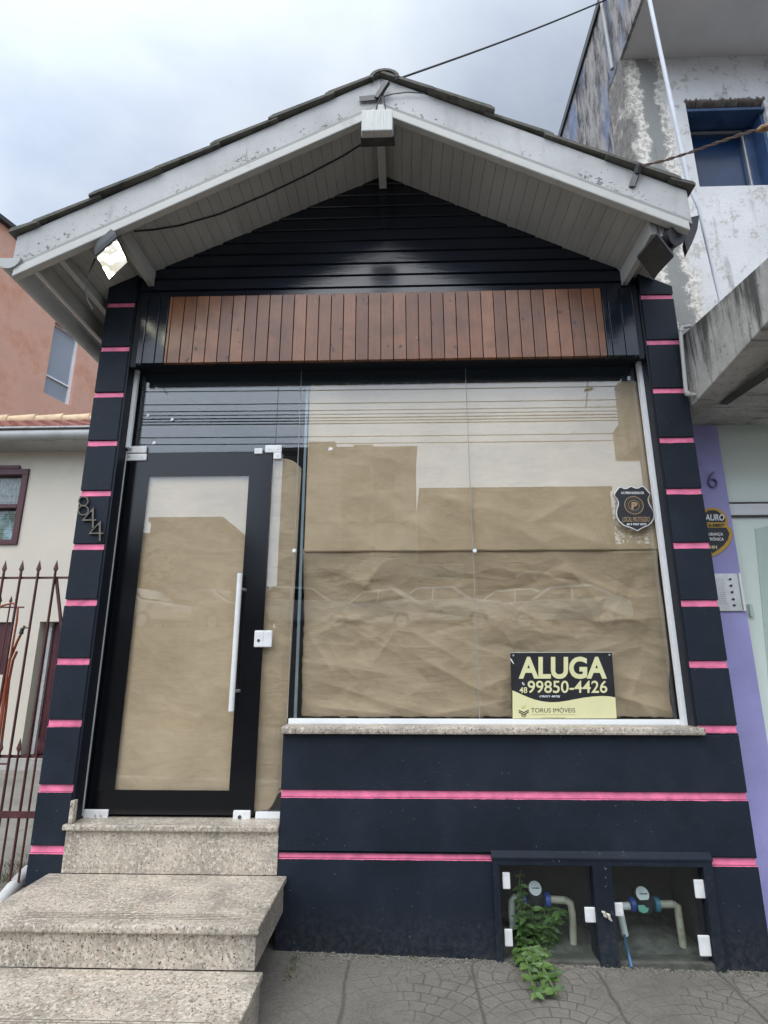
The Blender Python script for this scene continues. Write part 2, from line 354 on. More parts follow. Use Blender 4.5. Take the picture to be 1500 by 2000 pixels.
lampm, _nt, _b = newmat('lit_lamp_glass')
_n = noise(_nt, pos(_nt), 9, 3); _c = ramp(_nt, _n, .3, .65, (.75, .72, .55, 1), (1, 1, .95, 1))
_nt.links.new(_c, _b.inputs['Emission Color']); _nt.links.new(_c, _b.inputs['Base Color']); _nt.links.new(math_(_nt, 'ADD', math_(_nt, 'MULTIPLY', ramp(_nt, noise(_nt, pos(_nt), 14, 3), .45, .60), 16.0), .55), _b.inputs['Emission Strength'])
lensm = pm('dusty_lens', (.035, .034, .03), .3, .3, 6, 40, .05, dirt=(.13, .11, .075), dscale=5)

# ------------------------------------------------------------------ mesh helpers
class MB:
    def __init__(s): s.v = []; s.f = []
    def add(s, vs, fs):
        o = len(s.v); s.v += [Vector(p) for p in vs]; s.f += [tuple(i+o for i in f) for f in fs]; return s
    def box(s, x0, x1, y0, y1, z0, z1, ch=0):
        if ch:
            b = bmesh.new(); bmesh.ops.create_cube(b, size=1)
            for q in b.verts: q.co = Vector(((x0+x1)/2+q.co.x*(x1-x0), (y0+y1)/2+q.co.y*(y1-y0), (z0+z1)/2+q.co.z*(z1-z0)))
            bmesh.ops.bevel(b, geom=b.edges[:], offset=ch, segments=2, affect='EDGES', profile=.6)
            s.bm(b); return s
        return s.add([(x0,y0,z0),(x1,y0,z0),(x1,y1,z0),(x0,y1,z0),(x0,y0,z1),(x1,y0,z1),(x1,y1,z1),(x0,y1,z1)],
            [(3,2,1,0),(4,5,6,7),(0,1,5,4),(1,2,6,5),(2,3,7,6),(3,0,4,7)])
    def bm(s, b):
        b.verts.index_update(); s.add([v.co.copy() for v in b.verts], [[v.index for v in f.verts] for f in b.faces]); b.free(); return s
    def prism(s, pts, off):                      # closed polygon of 3-D points, extruded by off
        n = len(pts); off = Vector(off); pts = [Vector(p) for p in pts]
        nrm = sum(((pts[i]).cross(pts[(i+1) % n]) for i in range(n)), Vector()); 
        if nrm.dot(off) > 0: pts = pts[::-1]
        return s.add(pts+[p+off for p in pts], [tuple(range(n)), tuple(range(2*n-1, n-1, -1))]+[((i+1) % n, i, n+i, n+(i+1) % n) for i in range(n)])
    def bar(s, a, b, w, h, upv=(0, 0, 1)):       # rectangular bar a->b
        a, b = Vector(a), Vector(b); d = (b-a).normalized(); u = Vector(upv); x = d.cross(u)
        if x.length < 1e-4: x = d.cross(Vector((0, 1, 0)))
        x.normalize(); u = x.cross(d)
        q = [x*(-w/2)+u*(-h/2), x*(w/2)+u*(-h/2), x*(w/2)+u*(h/2), x*(-w/2)+u*(h/2)]
        return s.prism([a+p for p in q], b-a)
    def tube(s, pts, r, n=10, caps=True):
        pts = [Vector(p) for p in pts]; rs = r if isinstance(r, (list, tuple)) else [r]*len(pts)
        rings = []; ref = Vector((.31, .12, .94)); px = None
        for i, p in enumerate(pts):
            d = (pts[min(i+1, len(pts)-1)]-pts[max(i-1, 0)]).normalized()
            x = d.cross(ref) if px is None else px-d*px.dot(d)
            if x.length < 1e-3: x = d.cross(Vector((1, 0, 0)))
            x.normalize(); px = x; y = d.cross(x)
            rings.append([p+(x*math.cos(2*math.pi*k/n)+y*math.sin(2*math.pi*k/n))*rs[i] for k in range(n)])
        vs = [q for g in rings for q in g]; fs = []
        for i in range(len(pts)-1):
            for k in range(n): fs.append((i*n+k, i*n+(k+1) % n, (i+1)*n+(k+1) % n, (i+1)*n+k))
        if caps: fs += [tuple(range(n-1, -1, -1)), tuple(range((len(pts)-1)*n, len(pts)*n))]
        return s.add(vs, fs)
    def ring(s, c, ro, ri, y0, y1, n=40):        # flat ring facing -y
        vs = []; 
        for r_, y in ((ro, y0), (ri, y0), (ri, y1), (ro, y1)):
            vs += [(c[0]+r_*math.cos(2*math.pi*k/n), y, c[2]+r_*math.sin(2*math.pi*k/n)) for k in range(n)]
        return s.add(vs, [(a*n+k, a*n+(k+1) % n, ((a+1) % 4)*n+(k+1) % n, ((a+1) % 4)*n+k) for a in range(4) for k in range(n)])
    def grid(s, fn, nu, nv):
        vs = [fn(i/(nu), j/(nv)) for j in range(nv+1) for i in range(nu+1)]
        return s.add(vs, [(j*(nu+1)+i, j*(nu+1)+i+1, (j+1)*(nu+1)+i+1, (j+1)*(nu+1)+i) for j in range(nv) for i in range(nu)])
    def build(s, name, mat, parent=None, smooth=False, ch=0):
        org = WORG.get(parent.name, Vector()) if parent else None
        if org is None:
            lo = [min(v[i] for v in s.v) for i in range(3)]; hi = [max(v[i] for v in s.v) for i in range(3)]
            org = Vector(((lo[0]+hi[0])/2, (lo[1]+hi[1])/2, lo[2]))
        me = bpy.data.meshes.new(name); me.from_pydata([tuple(v-org) for v in s.v], [], s.f); me.update()
        b = bmesh.new(); b.from_mesh(me); bmesh.ops.recalc_face_normals(b, faces=b.faces[:])
        b.to_mesh(me); b.free()
        me.materials.append(mat)
        if smooth:
            me.shade_smooth() if smooth is True else me.shade_smooth()
            if smooth == 'auto':
                me.set_sharp_from_angle(angle=R(38))
        o = bpy.data.objects.new(name, me); COL.objects.link(o)
        if parent: o.parent = parent
        else: o.location = org
        WORG[o.name] = org
        if ch:
            md = o.modifiers.new('bevel', 'BEVEL'); md.width = ch; md.segments = 2; md.limit_method = 'ANGLE'; md.angle_limit = R(40)
        return o
WORG = {}
def tag(o, label=None, cat=None, group=None, kind=None):
    if label: o['label'] = label
    if cat: o['category'] = cat
    if group: o['group'] = group
    if kind: o['kind'] = kind
    return o
def thing(name, loc, label, cat, group=None):
    o = bpy.data.objects.new(name, None); COL.objects.link(o); o.location = loc; o.empty_display_size = .1
    WORG[o.name] = Vector(loc); return tag(o, label, cat, group)
def box(name, mat, parent, *a, ch=0): return MB().box(*a, ch=ch).build(name, mat, parent)
def text_mb(body, u0, u1, v0, v1, bold=0.0, depth=.0015, shear=0, at=None):
    """letters fitted in the box u0..u1 x v0..v1; at(u, v, d) gives the world point (d = distance in front)"""
    c = bpy.data.curves.new('t', 'FONT'); c.body = body; c.offset = bold; c.shear = shear; c.resolution_u = 4
    o = bpy.data.objects.new('t', c); COL.objects.link(o)
    dg = bpy.context.evaluated_depsgraph_get(); me = bpy.data.meshes.new_from_object(o.evaluated_get(dg))
    b = bmesh.new(); b.from_mesh(me); bmesh.ops.remove_doubles(b, verts=b.verts[:], dist=1e-5)
    ext = bmesh.ops.extrude_face_region(b, geom=b.faces[:])
    top = {e for e in ext['geom'] if isinstance(e, bmesh.types.BMVert)}
    for q in b.verts: q.co.z = 1 if q in top else 0
    xs = [q.co.x for q in b.verts]; ys = [q.co.y for q in b.verts]
    x0, x1, y0, y1 = min(xs), max(xs), min(ys), max(ys)
    for q in b.verts: q.co = at(u0+(q.co.x-x0)/(x1-x0)*(u1-u0), v0+(q.co.y-y0)/(y1-y0)*(v1-v0), depth*q.co.z)
    mb = MB().bm(b)
    bpy.data.objects.remove(o); bpy.data.curves.remove(c); bpy.data.meshes.remove(me); return mb

# ================================================================== GROUND
box('ground', earth, None, -300, 300, -300, 300, -.75, -.35); tag(bpy.data.objects['ground'], kind='structure')
def slope_sheet(name, mat, x0, x1, y0, y1, th=.3, dz=0):
    o = MB().prism([(x0, y0, gz(x0)+dz), (x1, y0, gz(x1)+dz), (x1, y1, gz(x1)+dz), (x0, y1, gz(x0)+dz)], (0, 0, -th)).build(name, mat); return tag(o, kind='structure')
slope_sheet('sidewalk', paving, -9, 9, -3.3, .58)
slope_sheet('kerb', conc, -9, 9, -3.45, -3.303)
MB().prism([(-60, -3.453, -.1), (60, -3.453, -.1), (60, -10.5, -.1), (-60, -10.5, -.1)], (0, 0, -.2)).build('road', asphalt); tag(bpy.data.objects['road'], kind='structure')
MB().prism([(-60, -10.503, -.1), (-60, -13.5, 2.33), (-60, -13.5, -.3), (-60, -10.503, -.3)], (120, 0, 0)).build('embankment', earth); tag(bpy.data.objects['embankment'], kind='structure')
box('parking_lot', asphalt, None, -60, 60, -60, -13.503, -.3, 2.33); tag(bpy.data.objects['parking_lot'], kind='structure')
yard = box('yard_ground', pm('yard_concrete', (.25, .235, .20), .9, .2, 3, 60, .4, dirt=(.12, .115, .09), dscale=3), None, -12, -1.75, .583, 9, -.3, .12); tag(yard, kind='structure')

# ================================================================== SHOP
XL0, XL1, XR0, XR1 = -1.736, -1.569, 1.385, 1.568
ZT = 2.995                                     # underside of the sign board
shop = thing('shop_building', (-.08, 0, .09), 'small navy shop with pink bands, wooden sign board and white gabled eaves', 'shop')
LZ = [P(234, 595)[2], P(223, 681)[2]]+[P(x, y)[2] for x, y in ((212, 770.5), (199, 865), (187, 963), (172, 1067.5), (158, 1176.5), (142, 1291.6), (124, 1412.4), (106, 1539.8), (90, 1659.7))]
RZ = [P(x, y)[2] for x, y in ((1282, 579), (1295, 667.6), (1309, 762), (1323, 858.8), (1337, 959), (1351, 1064.8), (1367, 1178), (1385, 1297), (1403, 1424), (1420, 1557), (1440, 1684))]
AX = -.095
SZ, SWL, SWR = 4.290, .481, .522
def soz(x): return SZ-(SWL if x < AX else SWR)*abs(x-AX)
bnd = random.Random(31)
def band(parent, x0, x1, z, h=.0165):
    mb = MB().box(x0, x1, .010, .048, z-h+.0005, z+h-.0005, ch=.003)
    for sg in (-1,):                                     # paint that strayed over the lower groove edge
        n = max(4, int((x1-x0)/.011)); e = 0; pts = []
        for i in range(n+1):
            e = .75*e+bnd.uniform(-.0011, .0013); pts.append(max(.0002, min(.0042, abs(e)+.0004)))
        for i in range(n):
            a, b = x0+(x1-x0)*i/n, x0+(x1-x0)*(i+1)/n; zz = z+sg*(h+.0)
            mb.add([(a, -.0006, zz+sg*pts[i]), (b, -.0006, zz+sg*pts[i+1]), (b, -.0006, zz), (a, -.0006, zz), (a, .006, zz-sg*.0006), (b, .006, zz-sg*.0006)], [(0, 1, 2, 3), (3, 2, 5, 4)])
    return mb.build('pink_band', pink, parent)
def pillar(x0, x1, zs, zbot):
    mb = MB(); h = .0165
    edges = [4.0]+zs+[.0]
    for i in range(len(edges)-1):
        zt = edges[i]-(h if i else 0); zb = edges[i+1]+(h if i < len(edges)-2 else 0)
        if i == 0:
            mb.prism([(x0, 0, zb), (x1, 0, zb), (x1, 0, soz(x1)+.008), (x0, 0, soz(x0)+.008)], (0, .05, 0)); continue
        zb = max(zb, zbot)
        mb.box(x0, x1, 0, .05, zb, zt, ch=.004)
    mb.box(x0+.004, x1-.004, .05, .3, zbot, min(soz(x0), soz(x1))+.02)
    pl = mb.build('pillar', navy, shop)
    for z in zs: band(pl, x0+.001, x1-.001, z)
    return pl
pl_l = pillar(XL0, XL1, LZ, 0.0)
pl_r = pillar(XR0+.0, XR1, RZ[:9], 1.0035)
# inner reveals of the shopfront
box('reveal', navyd, shop, XL1+.0, XL1+.012, .006, .30, .60, ZT+.4)
box('reveal', navyd, shop, XR0-.012, XR0-.0, .006, .30, 1.0, ZT+.4)
box('lintel', navyd, shop, XL1+.012, XR0-.012, .012, .30, ZT, ZT+.42)
# lower wall, with the meter niche left open
zb1, zb0 = P(1000, 1553)[2], P(750, 1671)[2]
zbr = RZ[10]
NX0, NX1 = P(963, 1700)[0], P(1387, 1700)[0]; NZ1 = P(960, 1667)[2]-.004; NZ0 = gz(.9)-.01
WL = -.577; h = .0165
wall = MB()
z2 = 1.003
for x0, x1, za, zz in ((WL, XR1, zb1+h, z2), (WL, XR1, NZ1, zb1-h)):
    wall.box(x0, x1, 0, .05, za, zz, ch=.003)
wall.box(WL, NX0, 0, .05, zb0+h, NZ1-.0005); wall.box(WL, NX0, 0, .05, 0, zb0-h, ch=.003)
wall.box(NX1, XR1, 0, .05, zbr+h, NZ1-.0005); wall.box(NX1, XR1, 0, .05, 0, zbr-h, ch=.003)
wall.box(WL+.003, XR1-.003, .05, .16, NZ1+.002, z2); wall.box(WL+.003, NX0-.003, .05, .16, 0, NZ1+.001); wall.box(NX1+.003, XR1-.003, .05, .16, 0, NZ1+.001)
wo = wall.build('lower_wall', navy, shop)
band(wo, WL+.001, XR1-.001, zb1)
band(wo, WL+.001, NX0-.001, zb0)
band(wo, NX1+.001, XR1-.001, zbr)
# side walls, back and inside of the shop
MB().box(XL0, XL0+.12, .303, 7, 0, 3.42).box(XR1-.12, XR1, .303, 7, 0, 3.42).box(XL0, XR1, 7, 7.1, 0, 3.42).build('side_wall', navy, shop)
MB().box(XL0+.121, XR1-.121, 2.9, 3.0, .5, 3.4).box(XL0+.121, XR1-.121, .17, 3, .5, .58).box(XL0+.121, XR1-.121, .31, 3, 3.3, 3.4).build('interior', dark, shop)
# gable boards
gb = MB(); z = 3.40; hh = .082
while z < SZ-.01:
    zt = min(z+hh-.003, SZ-.001); zb = z
    xa = lambda zz: max(XL1+.003, AX-(SZ-zz)/SWL-.02)
    xb = lambda zz: min(XR0-.003, AX+(SZ-zz)/SWR+.02)
    c = .008
    f0 = [(xa(zb), .022, zb+c), (xb(zb), .022, zb+c), (xb(zt), .026, zt-.002), (xa(zt), .026, zt-.002)]
    f1 = [(xa(zb), .038, zb), (xb(zb), .038, zb), (xb(zt), .032, zt), (xa(zt), .032, zt)]
    vs = f0+f1
    gb.add(vs, [(0, 1, 2, 3), (4, 5, 1, 0), (3, 2, 6, 7), (5, 6, 2, 1), (7, 4, 0, 3)]); z += hh
gb.prism([(-1.55, .04, 3.38), (1.37, .04, 3.38), (1.37, .04, soz(1.37)+.02), (AX, .04, SZ+.01), (-1.55, .04, soz(-1.55)+.02)], (0, .08, 0))
gb.build('gable_cladding', navyg, shop)
# sign board of upright planks
XB0, XB1 = P(266, 690, -.03)[0], P(1250, 690, -.03)[0]
ZB0, ZB1 = P(760, 702, -.03)[2], P(760, 571, -.03)[2]
pitch = (P(1100, 640, -.03)[0]-P(340, 640, -.03)[0])/31.0
xw0, xw1 = P(326, 640, -.03)[0], P(1181, 640, -.03)[0]
def planks(xa, xb):
    mb = MB(); k = math.floor((xa-xw0)/pitch)-1
    while True:
        a, b = max(xa, xw0+.018+k*pitch), min(xb, xw0+.018+(k+1)*pitch); k += 1
        if a >= xb: break
        if b-a < .003: continue
        mb.box(a+.0022, b-.0022, -.03+random.uniform(-.0012, .0012), -.006, ZB0+.001, ZB1-.001, ch=.0022)
    return mb
sb = box('sign_board', navyd, shop, XB0+.002, XB1-.002, -.0055, .011, ZB0+.002, ZB1-.002)
planks(xw0, xw1).build('wood_planks', wood, sb)
planks(XB0, xw0-.001).build('painted_planks', navyg, sb); planks(xw1+.001, XB1).build('painted_planks', navyg, sb)
box('end_trim', navyd, sb, XB0-.035, XB0-.002, -.012, .011, ZB0-.01, ZB1); box('end_trim', navyd, sb, XB1+.002, XB1+.03, -.012, .011, ZB0-.01, ZB1)
# eaves
EL, ER = -1.995, 1.472
YB = -.45
cosr = math.cos(math.atan(.5)); sn = .5
def soffit(x_end, sgn):
    mb = MB(); L = abs(x_end-AX); k = 0; w = .057; sl = SWL if sgn < 0 else SWR
    while k*w < L:
        a, b = k*w+.0006, min((k+1)*w-.0006, L); k += 1
        dz = random.uniform(-.0012, .0012)
        q = []
        for d, o in ((a, .002), (a+.002, 0), (b-.002, 0), (b, .002), (b, .016), (a, .016)):
            q.append((AX+sgn*d, -.415, SZ-sl*d+o+dz))
        mb.prism(q, (0, 6.4, 0))
    mb.prism([(AX+sgn*.001, -.41, SZ+.019), (AX+sgn*L, -.41, SZ+.019-sl*L), (AX+sgn*L, -.41, SZ+.035-sl*L), (AX+sgn*.001, -.41, SZ+.035)], (0, 6.38, 0))
    return mb.build('soffit', soff, shop)
soffit(EL+.04, -1); soffit(ER, 1)
BL, BR = .524, .518
ZA = 4.478                                    # apex of the barge boards
def slat(xe, sgn, zo0, zo1, y0, y1, gap=.0005):
    a = AX+sgn*gap; sl = BL if sgn < 0 else BR
    return [(a, y0, ZA+zo1), (xe, y0, ZA+zo1-sl*abs(xe-AX)), (xe, y0, ZA+zo0-sl*abs(xe-AX)), (a, y0, ZA+zo0)], (0, y1-y0, 0)
for xe, sgn in ((EL, -1), (ER, 1)):
    bbm = MB().prism(*slat(xe, sgn, -.180, 0, YB, YB+.03)).build('barge_board', bargem, shop, ch=.003)
    MB().prism(*slat(xe, sgn, -.208, -.1805, YB-.004, YB+.03)).build('moulding', pm('dingy_trim', (.27, .27, .25), .6, .15, 8, 40, .1), bbm, ch=.003)
    MB().prism(*slat(xe-.02*sgn, sgn, -.262, -.2085, YB-.012, YB+.03)).build('moulding', whitet, bbm, ch=.005)
# purlin ends
def purlin(px, py, w, hgt):
    q = P(px, py, YB+.06); zt = soz(q[0])-.004
    return box('purlin', whitet, shop, q[0]-w/2, q[0]+w/2, YB+.058, .02, zt-hgt, zt, ch=.003)
purlin(234, 446, .036, .10); purlin(743, 300, .046, .10); purlin(1274, 432, .034, .10)
# roof tiles, stepped courses
def roof(xe, sgn):
    mb = MB(); p = .306; k = 0; L = abs(xe-AX)+.03; sl = BL if sgn < 0 else BR
    rnd = random.Random(3 if sgn > 0 else 5)
    while k*p < L:
        a, b = max(0, k*p-.05), min((k+1)*p, L); yy = -.478
        j = 0
        while yy < 6.2:
            w_ = .21; e = rnd.uniform(-.004, .004); c0 = rnd.uniform(-.006, .006) if j else 0
            za, zb_ = ZA+.003-sl*a+c0, ZA+.020-sl*b+c0
            fy = yy+(rnd.uniform(-.015, .012) if j == 0 else 0)
            mb.prism([(AX+sgn*a, fy, za), (AX+sgn*(b+e), fy, zb_), (AX+sgn*(b+e), fy, zb_+.014), (AX+sgn*(b*.93+a*.07), fy, zb_+.021+.035*(b-a)), (AX+sgn*a, fy, za+.016)], (0, w_-.004, 0))
            yy += w_; j += 1
        k += 1
    return mb
rf = roof(EL, -1); 
rl = rf.build('roof_tiles', tile, shop); roof(ER, 1).build('roof_tiles', tile, shop)
rc = MB()
for i in range(16):
    y0 = -.482+i*.42
    n = 9; vs = []
    for y, r_ in ((y0, .062), (y0+.44, .055)):
        for rr in (r_, r_-.014):
            vs += [(AX+.02+rr*1.35*math.cos(math.pi*k/(n-1)), y, ZA-.034+rr*math.sin(math.pi*k/(n-1))) for k in range(n)]
    fs = []
    for k in range(n-1):
        fs += [(k, k+1, 2*n+k+1, 2*n+k), (n+k, 3*n+k, 3*n+k+1, n+k+1), (k, n+k, n+k+1, k+1), (2*n+k, 2*n+k+1, 3*n+k+1, 3*n+k)]
    rc.add(vs, fs)
rc.build('ridge_cap', tile, shop)
# gutter along the left eave and its boards
gm = MB(); n = 12; cx, cz, r_ = EL-.005, 3.335, .062
vs = []
for y in (-.47, 6):
    for rr in (r_, r_-.004): vs += [(cx+rr*math.cos(math.pi+math.pi*k/(n-1)), y, cz+rr*math.sin(math.pi+math.pi*k/(n-1))) for k in range(n)]
fs = []
for k in range(n-1): fs += [(k, k+1, 2*n+k+1, 2*n+k), (n+k, 3*n+k, 3*n+k+1, n+k+1), (2*n+k, 2*n+k+1, 3*n+k+1, 3*n+k)]
gm.add(vs, fs); gm.prism([(cx+r_*math.cos(math.pi+math.pi*k/(n-1)), -.471, cz+r_*math.sin(math.pi+math.pi*k/(n-1))) for k in range(n)], (0, .004, 0))
gm.build('gutter', grey, shop, smooth='auto')
MB().box(EL+.075, EL+.095, -.40, 6, soz(EL+.09)-.10, soz(EL+.09)-.002).box(EL+.165, EL+.20, -.40, 6, soz(EL+.19)-.055, soz(EL+.19)-.003).build('eave_board', whitet, shop)
# torn flashing at the right eave
q = [PX(1362, 420, ER+.04), PX(1340, 455, ER+.04), PX(1336, 500, ER+.04), PX(1352, 470, ER+.04), PX(1368, 432, ER+.04)]
MB().prism([P(1366, 420, -.36), P(1345, 425, -.40), P(1337, 470, -.38), P(1342, 492, -.36), P(1356, 465, -.34), P(1362, 448, -.35)], (.012, .05, .004)).build('torn_flashing', dmet, shop)

# ------------------------------------------------------------------ shopfront glass
XG0 = XL1+.012
xd0, xd1 = P(246, 885, GY)[0]+.01, P(533, 885, GY)[0]
ZD1 = P(390, 884, GY)[2]; ZD0 = .618
xs1 = P(573, 1100, GY)[0]; xs2 = P(924, 1100, GY)[0]
def pane(parent, x0, x1, z0, z1, name='pane', mat=None): return box(name, mat or glass, parent, x0, x1, GY, GY+.008, z0, z1)
door = box('door_border', black, shop, xd0+.001, xd0+.002, GY+.010, GY+.011, ZD0+.01, ZD0+.012)
bpy.data.objects.remove(door)
hx0, hx1 = P(285, 1200, GY)[0]-.045, P(470, 1200, GY)[0]
hx0 = P(291, 935, GY)[0]; hx1 = P(486, 935, GY)[0]; hz1 = P(390, 930, GY)[2]; hz0 = P(330, 1543, GY)[2]
fr = MB()
for a in ((xd0, hx0, ZD0, ZD1), (hx1, xd1, ZD0, ZD1), (hx0, hx1, hz1, ZD1), (hx0, hx1, ZD0, hz0)):
    fr.box(a[0]+.0002, a[1]-.0002, GY-.0022, GY-.0004, a[2]+.0002, a[3]-.0002)
dr = fr.build('glass_door', black, shop)
tag(dr, 'black bordered glass door leaf')
pane(dr, xd0, xd1, ZD0, ZD1)
# transom, side light, two big panes
xt1 = P(541, 800, GY)[0]
sf = MB()
zf = P(900, 1409, GY)[2]
sf.box(XG0+.004, XR0-.016, GY-.012, GY+.02, zf-.016, zf+.012, ch=.002)
sf.box(xs1-.035, xs1-.005, GY-.014, GY+.02, zf-.045, zf-.0165, ch=.002)
sf = MB()
win = MB().box(WL+.002, XR0-.016, GY-.014, GY+.022, zf-.018, zf+.012, ch=.002).box(WL+.002, WL+.012, GY-.02, GY+.0, zf-.06, zf-.0185)
win.box(XR0-.034, XR0-.0125, GY-.05, GY-.015, zf-.018, ZT-.002, ch=.002)
wf = win.build('window_frame', whitem, shop)
MB().box(xd1+.01, WL-.004, GY-.012, GY+.02, ZD0-.012, ZD0+.016, ch=.002).build('bottom_channel', whitem, wf)
MB().box(XG0+.0005, XG0+.022, GY-.045, GY-.02, ZD1+.02, ZT-.002, ch=.002).build('jamb_channel', whitem, wf)
MB().tube([(XG0+.004, GY-.03, ZD1), (XG0+.004, GY-.03, ZD0)], .004).build('jamb_seal', grey, wf)
pane(wf, XG0+.003, xt1, ZD1+.004, ZT-.001); tag(pane(wf, xt1+.003, xs1, ZD1-.02, ZT-.001), None)
pane(wf, xd1+.004, xs1, zf+.013, ZD1-.022); pane(wf, xd1+.004, WL-.003, ZD0+.017, zf+.0115)
pane(wf, xs1+.003, xs2, zf+.013, ZT-.001); pane(wf, xs2+.003, XR0-.036, zf+.013, ZT-.001)
for x in (xs1+.0015, xs2+.0015):
    MB().box(x-.0012, x+.0012, GY-.001, GY+.009, zf+.013, ZT-.001).build('seal', grey, wf)
for px in ((575, 1076), (927, 1076)):
    q = P(*px, GY); MB().tube([(q[0], GY-.012, q[2]), (q[0], GY-.0005, q[2])], [.010, .011], 20).build('glass_button', whitem, wf, smooth='auto')
# corner post behind the glass and its bracket
a, b = P(603, 742, GY+.035), P(577, 1400, GY+.035)
MB().box(b[0]-.007, b[0]+.007, GY+.025, GY+.040, zf, ZT-.001).build('corner_post', pm('steel_blue', (.26, .31, .36), .4, .1), wf)
# added strip above the paper, its colour painting in the lintel's reflection
box('lintel_reflection_strip', pm('lintel_reflection_tint', (.04, .047, .06), .5, .1), wf, XG0+.01, XR0-.02, GY+.012, GY+.06, ZT-.085, ZT-.001)
# sill
MB().box(WL-.004, XR0+.018, -.036, GY-.016, z2+.001, z2+.036, ch=.010).build('sill', granite, wf)
# door furniture
def plate(px0, py0, px1, py1, y0, y1, ch=.006):
    a, b = P(px0, py0, y0), P(px1, py1, y0); return MB().box(min(a[0], b[0]), max(a[0], b[0]), y0, y1, min(a[2], b[2]), max(a[2], b[2]), ch=ch)
def screws(pts, y, parent, mat=alum):
    for p in pts:
        q = P(*p, y); MB().tube([(q[0], y-.003, q[2]), (q[0], y+.001, q[2])], .0055, 14).build('screw', mat, parent)
hg = plate(249, 871, 285, 884, GY-.014, GY-.001).build('hinge_plate', whitepl, dr); screws([(257, 877), (277, 877)], GY-.014, hg)
hg = plate(247, 886, 285, 899, GY-.014, GY-.001).build('hinge_plate', whitepl, dr); screws([(253, 892), (277, 892)], GY-.014, hg)
hg = plate(160, 1581, 209, 1602, GY-.014, GY-.001).build('hinge_plate', whitepl, dr); screws([(186, 1593), (197, 1593)], GY-.014, hg)
hg = MB(); a, b = P(518, 869, GY-.014), P(549, 896, GY-.014); mx_ = P(533, 884, GY-.014)
hg.box(a[0], b[0], GY-.014, GY-.001, mx_[2]+.002, a[2], ch=.005); hg.box(mx_[0]+.003, b[0], GY-.0135, GY-.0015, b[2], mx_[2]+.0025, ch=.005)
hg = hg.build('corner_clamp', whitepl, wf); screws([(526, 876), (542, 876), (542, 889)], GY-.014, hg)
hg = plate(497, 875, 512, 886, GY-.014, GY-.001, .004).build('door_stop', whitepl, wf)
lk = plate(497, 1231, 514, 1264, GY-.016, GY-.001).build('lock', whitepl, dr); q = P(505, 1251, GY-.016); MB().tube([(q[0], GY-.019, q[2]), (q[0], GY-.0155, q[2])], .0075, 20).build('keyhole', dmet, lk)
lk2 = plate(515, 1231, 530, 1264, GY-.016, GY-.001).build('lock_strike', whitepl, wf)
lk = plate(455, 1583, 488, 1606, GY-.016, GY-.001).build('lock', whitepl, dr); q = P(468, 1596, GY-.016); MB().tube([(q[0], GY-.019, q[2]), (q[0], GY-.0155, q[2])], .009, 20).build('keyhole', dmet, lk)
a, b = P(468, 1120, GY-.05), P(452, 1389, GY-.05); xm = (a[0]+b[0])/2
hd = MB().tube([(xm, GY-.05, a[2]), (xm, GY-.05, b[2])], .0135, 20).build('pull_handle', whitepl, dr, smooth='auto')
for py in (1150, 1350):
    z_ = P(470, py, GY-.05)[2]; MB().tube([(xm+.008, GY-.05, z_), (xm+.02, GY-.0005, z_)], .008, 12).build('standoff', alum, hd)
# scraps of tape on the transom
for i, (px, py, w_) in enumerate(((289, 811, 7), (336, 819, 8), (301, 865, 10), (645, 877, 11))):
    q = P(px, py, GY-.0015)
    o = MB().prism([(q[0]-w_*.0011, GY-.0025, q[2]-.009), (q[0]+w_*.001, GY-.0025, q[2]-.006), (q[0]+w_*.0013, GY-.0025, q[2]+.006), (q[0]-w_*.0006, GY-.0025, q[2]+.011)], (0, .002, 0)).build('tape_scrap', inkw)
    tag(o, ('torn white tape scrap nearest the left jamb on the dark transom glass', 'white tape scrap right of another one, mid transom glass', 'white tape scrap low on the transom glass just above the door', 'white tape scrap on the big pane beside the door')[i], 'tape', 'tape scraps on the glass')

# ------------------------------------------------------------------ kraft paper
def creases(segs):
    def f(X, Y):
        Hh = np.zeros_like(X)
        for (ax, ay), (bx_, by_), amp, w in segs:
            dx, dy = bx_-ax, by_-ay; L = math.hypot(dx, dy)
            t = ((X-ax)*dx+(Y-ay)*dy)/(L*L); dd = ((X-ax)*dy-(Y-ay)*dx)/L
            e = np.clip(1-np.abs(np.minimum(t-.2, 0)+np.maximum(t-.8, 0))/.4, 0, 1)
            ww = np.where(dd > 0, w, w*2.6)                       # one flank steeper than the other
            Hh += amp*e*np.exp(-np.abs(dd)/ww)
        return Hh
    return f
def sheet(name, tl, tr, bl, br, nu, nv, y0, f, mat, lab, edge=None, grp='brown paper sheets behind the glass'):
    U = np.array([[ (edge(i/nu, j/nv) if edge else (i/nu, j/nv)) for i in range(nu+1)] for j in range(nv+1)])
    u, v = U[..., 0], U[..., 1]
    X = (tl[0]*(1-u)+tr[0]*u)*(1-v)+(bl[0]*(1-u)+br[0]*u)*v; Yy = (tl[1]*(1-u)+tr[1]*u)*(1-v)+(bl[1]*(1-u)+br[1]*u)*v
    Hh = np.minimum(np.clip(f(X, Yy), -.06, 1), y0-GY-.0105)
    vs = [P(X[j, i], Yy[j, i], y0-Hh[j, i]) for j in range(nv+1) for i in range(nu+1)]
    mb = MB().add(vs, [(j*(nu+1)+i, j*(nu+1)+i+1, (j+1)*(nu+1)+i+1, (j+1)*(nu+1)+i) for j in range(nv) for i in range(nu)])
    o = mb.build(name, mat, smooth=True)
    md = o.modifiers.new('thickness', 'SOLIDIFY'); md.thickness = .0006; md.offset = 1
    return tag(o, lab, 'paper', grp)
rn = random.Random(11)
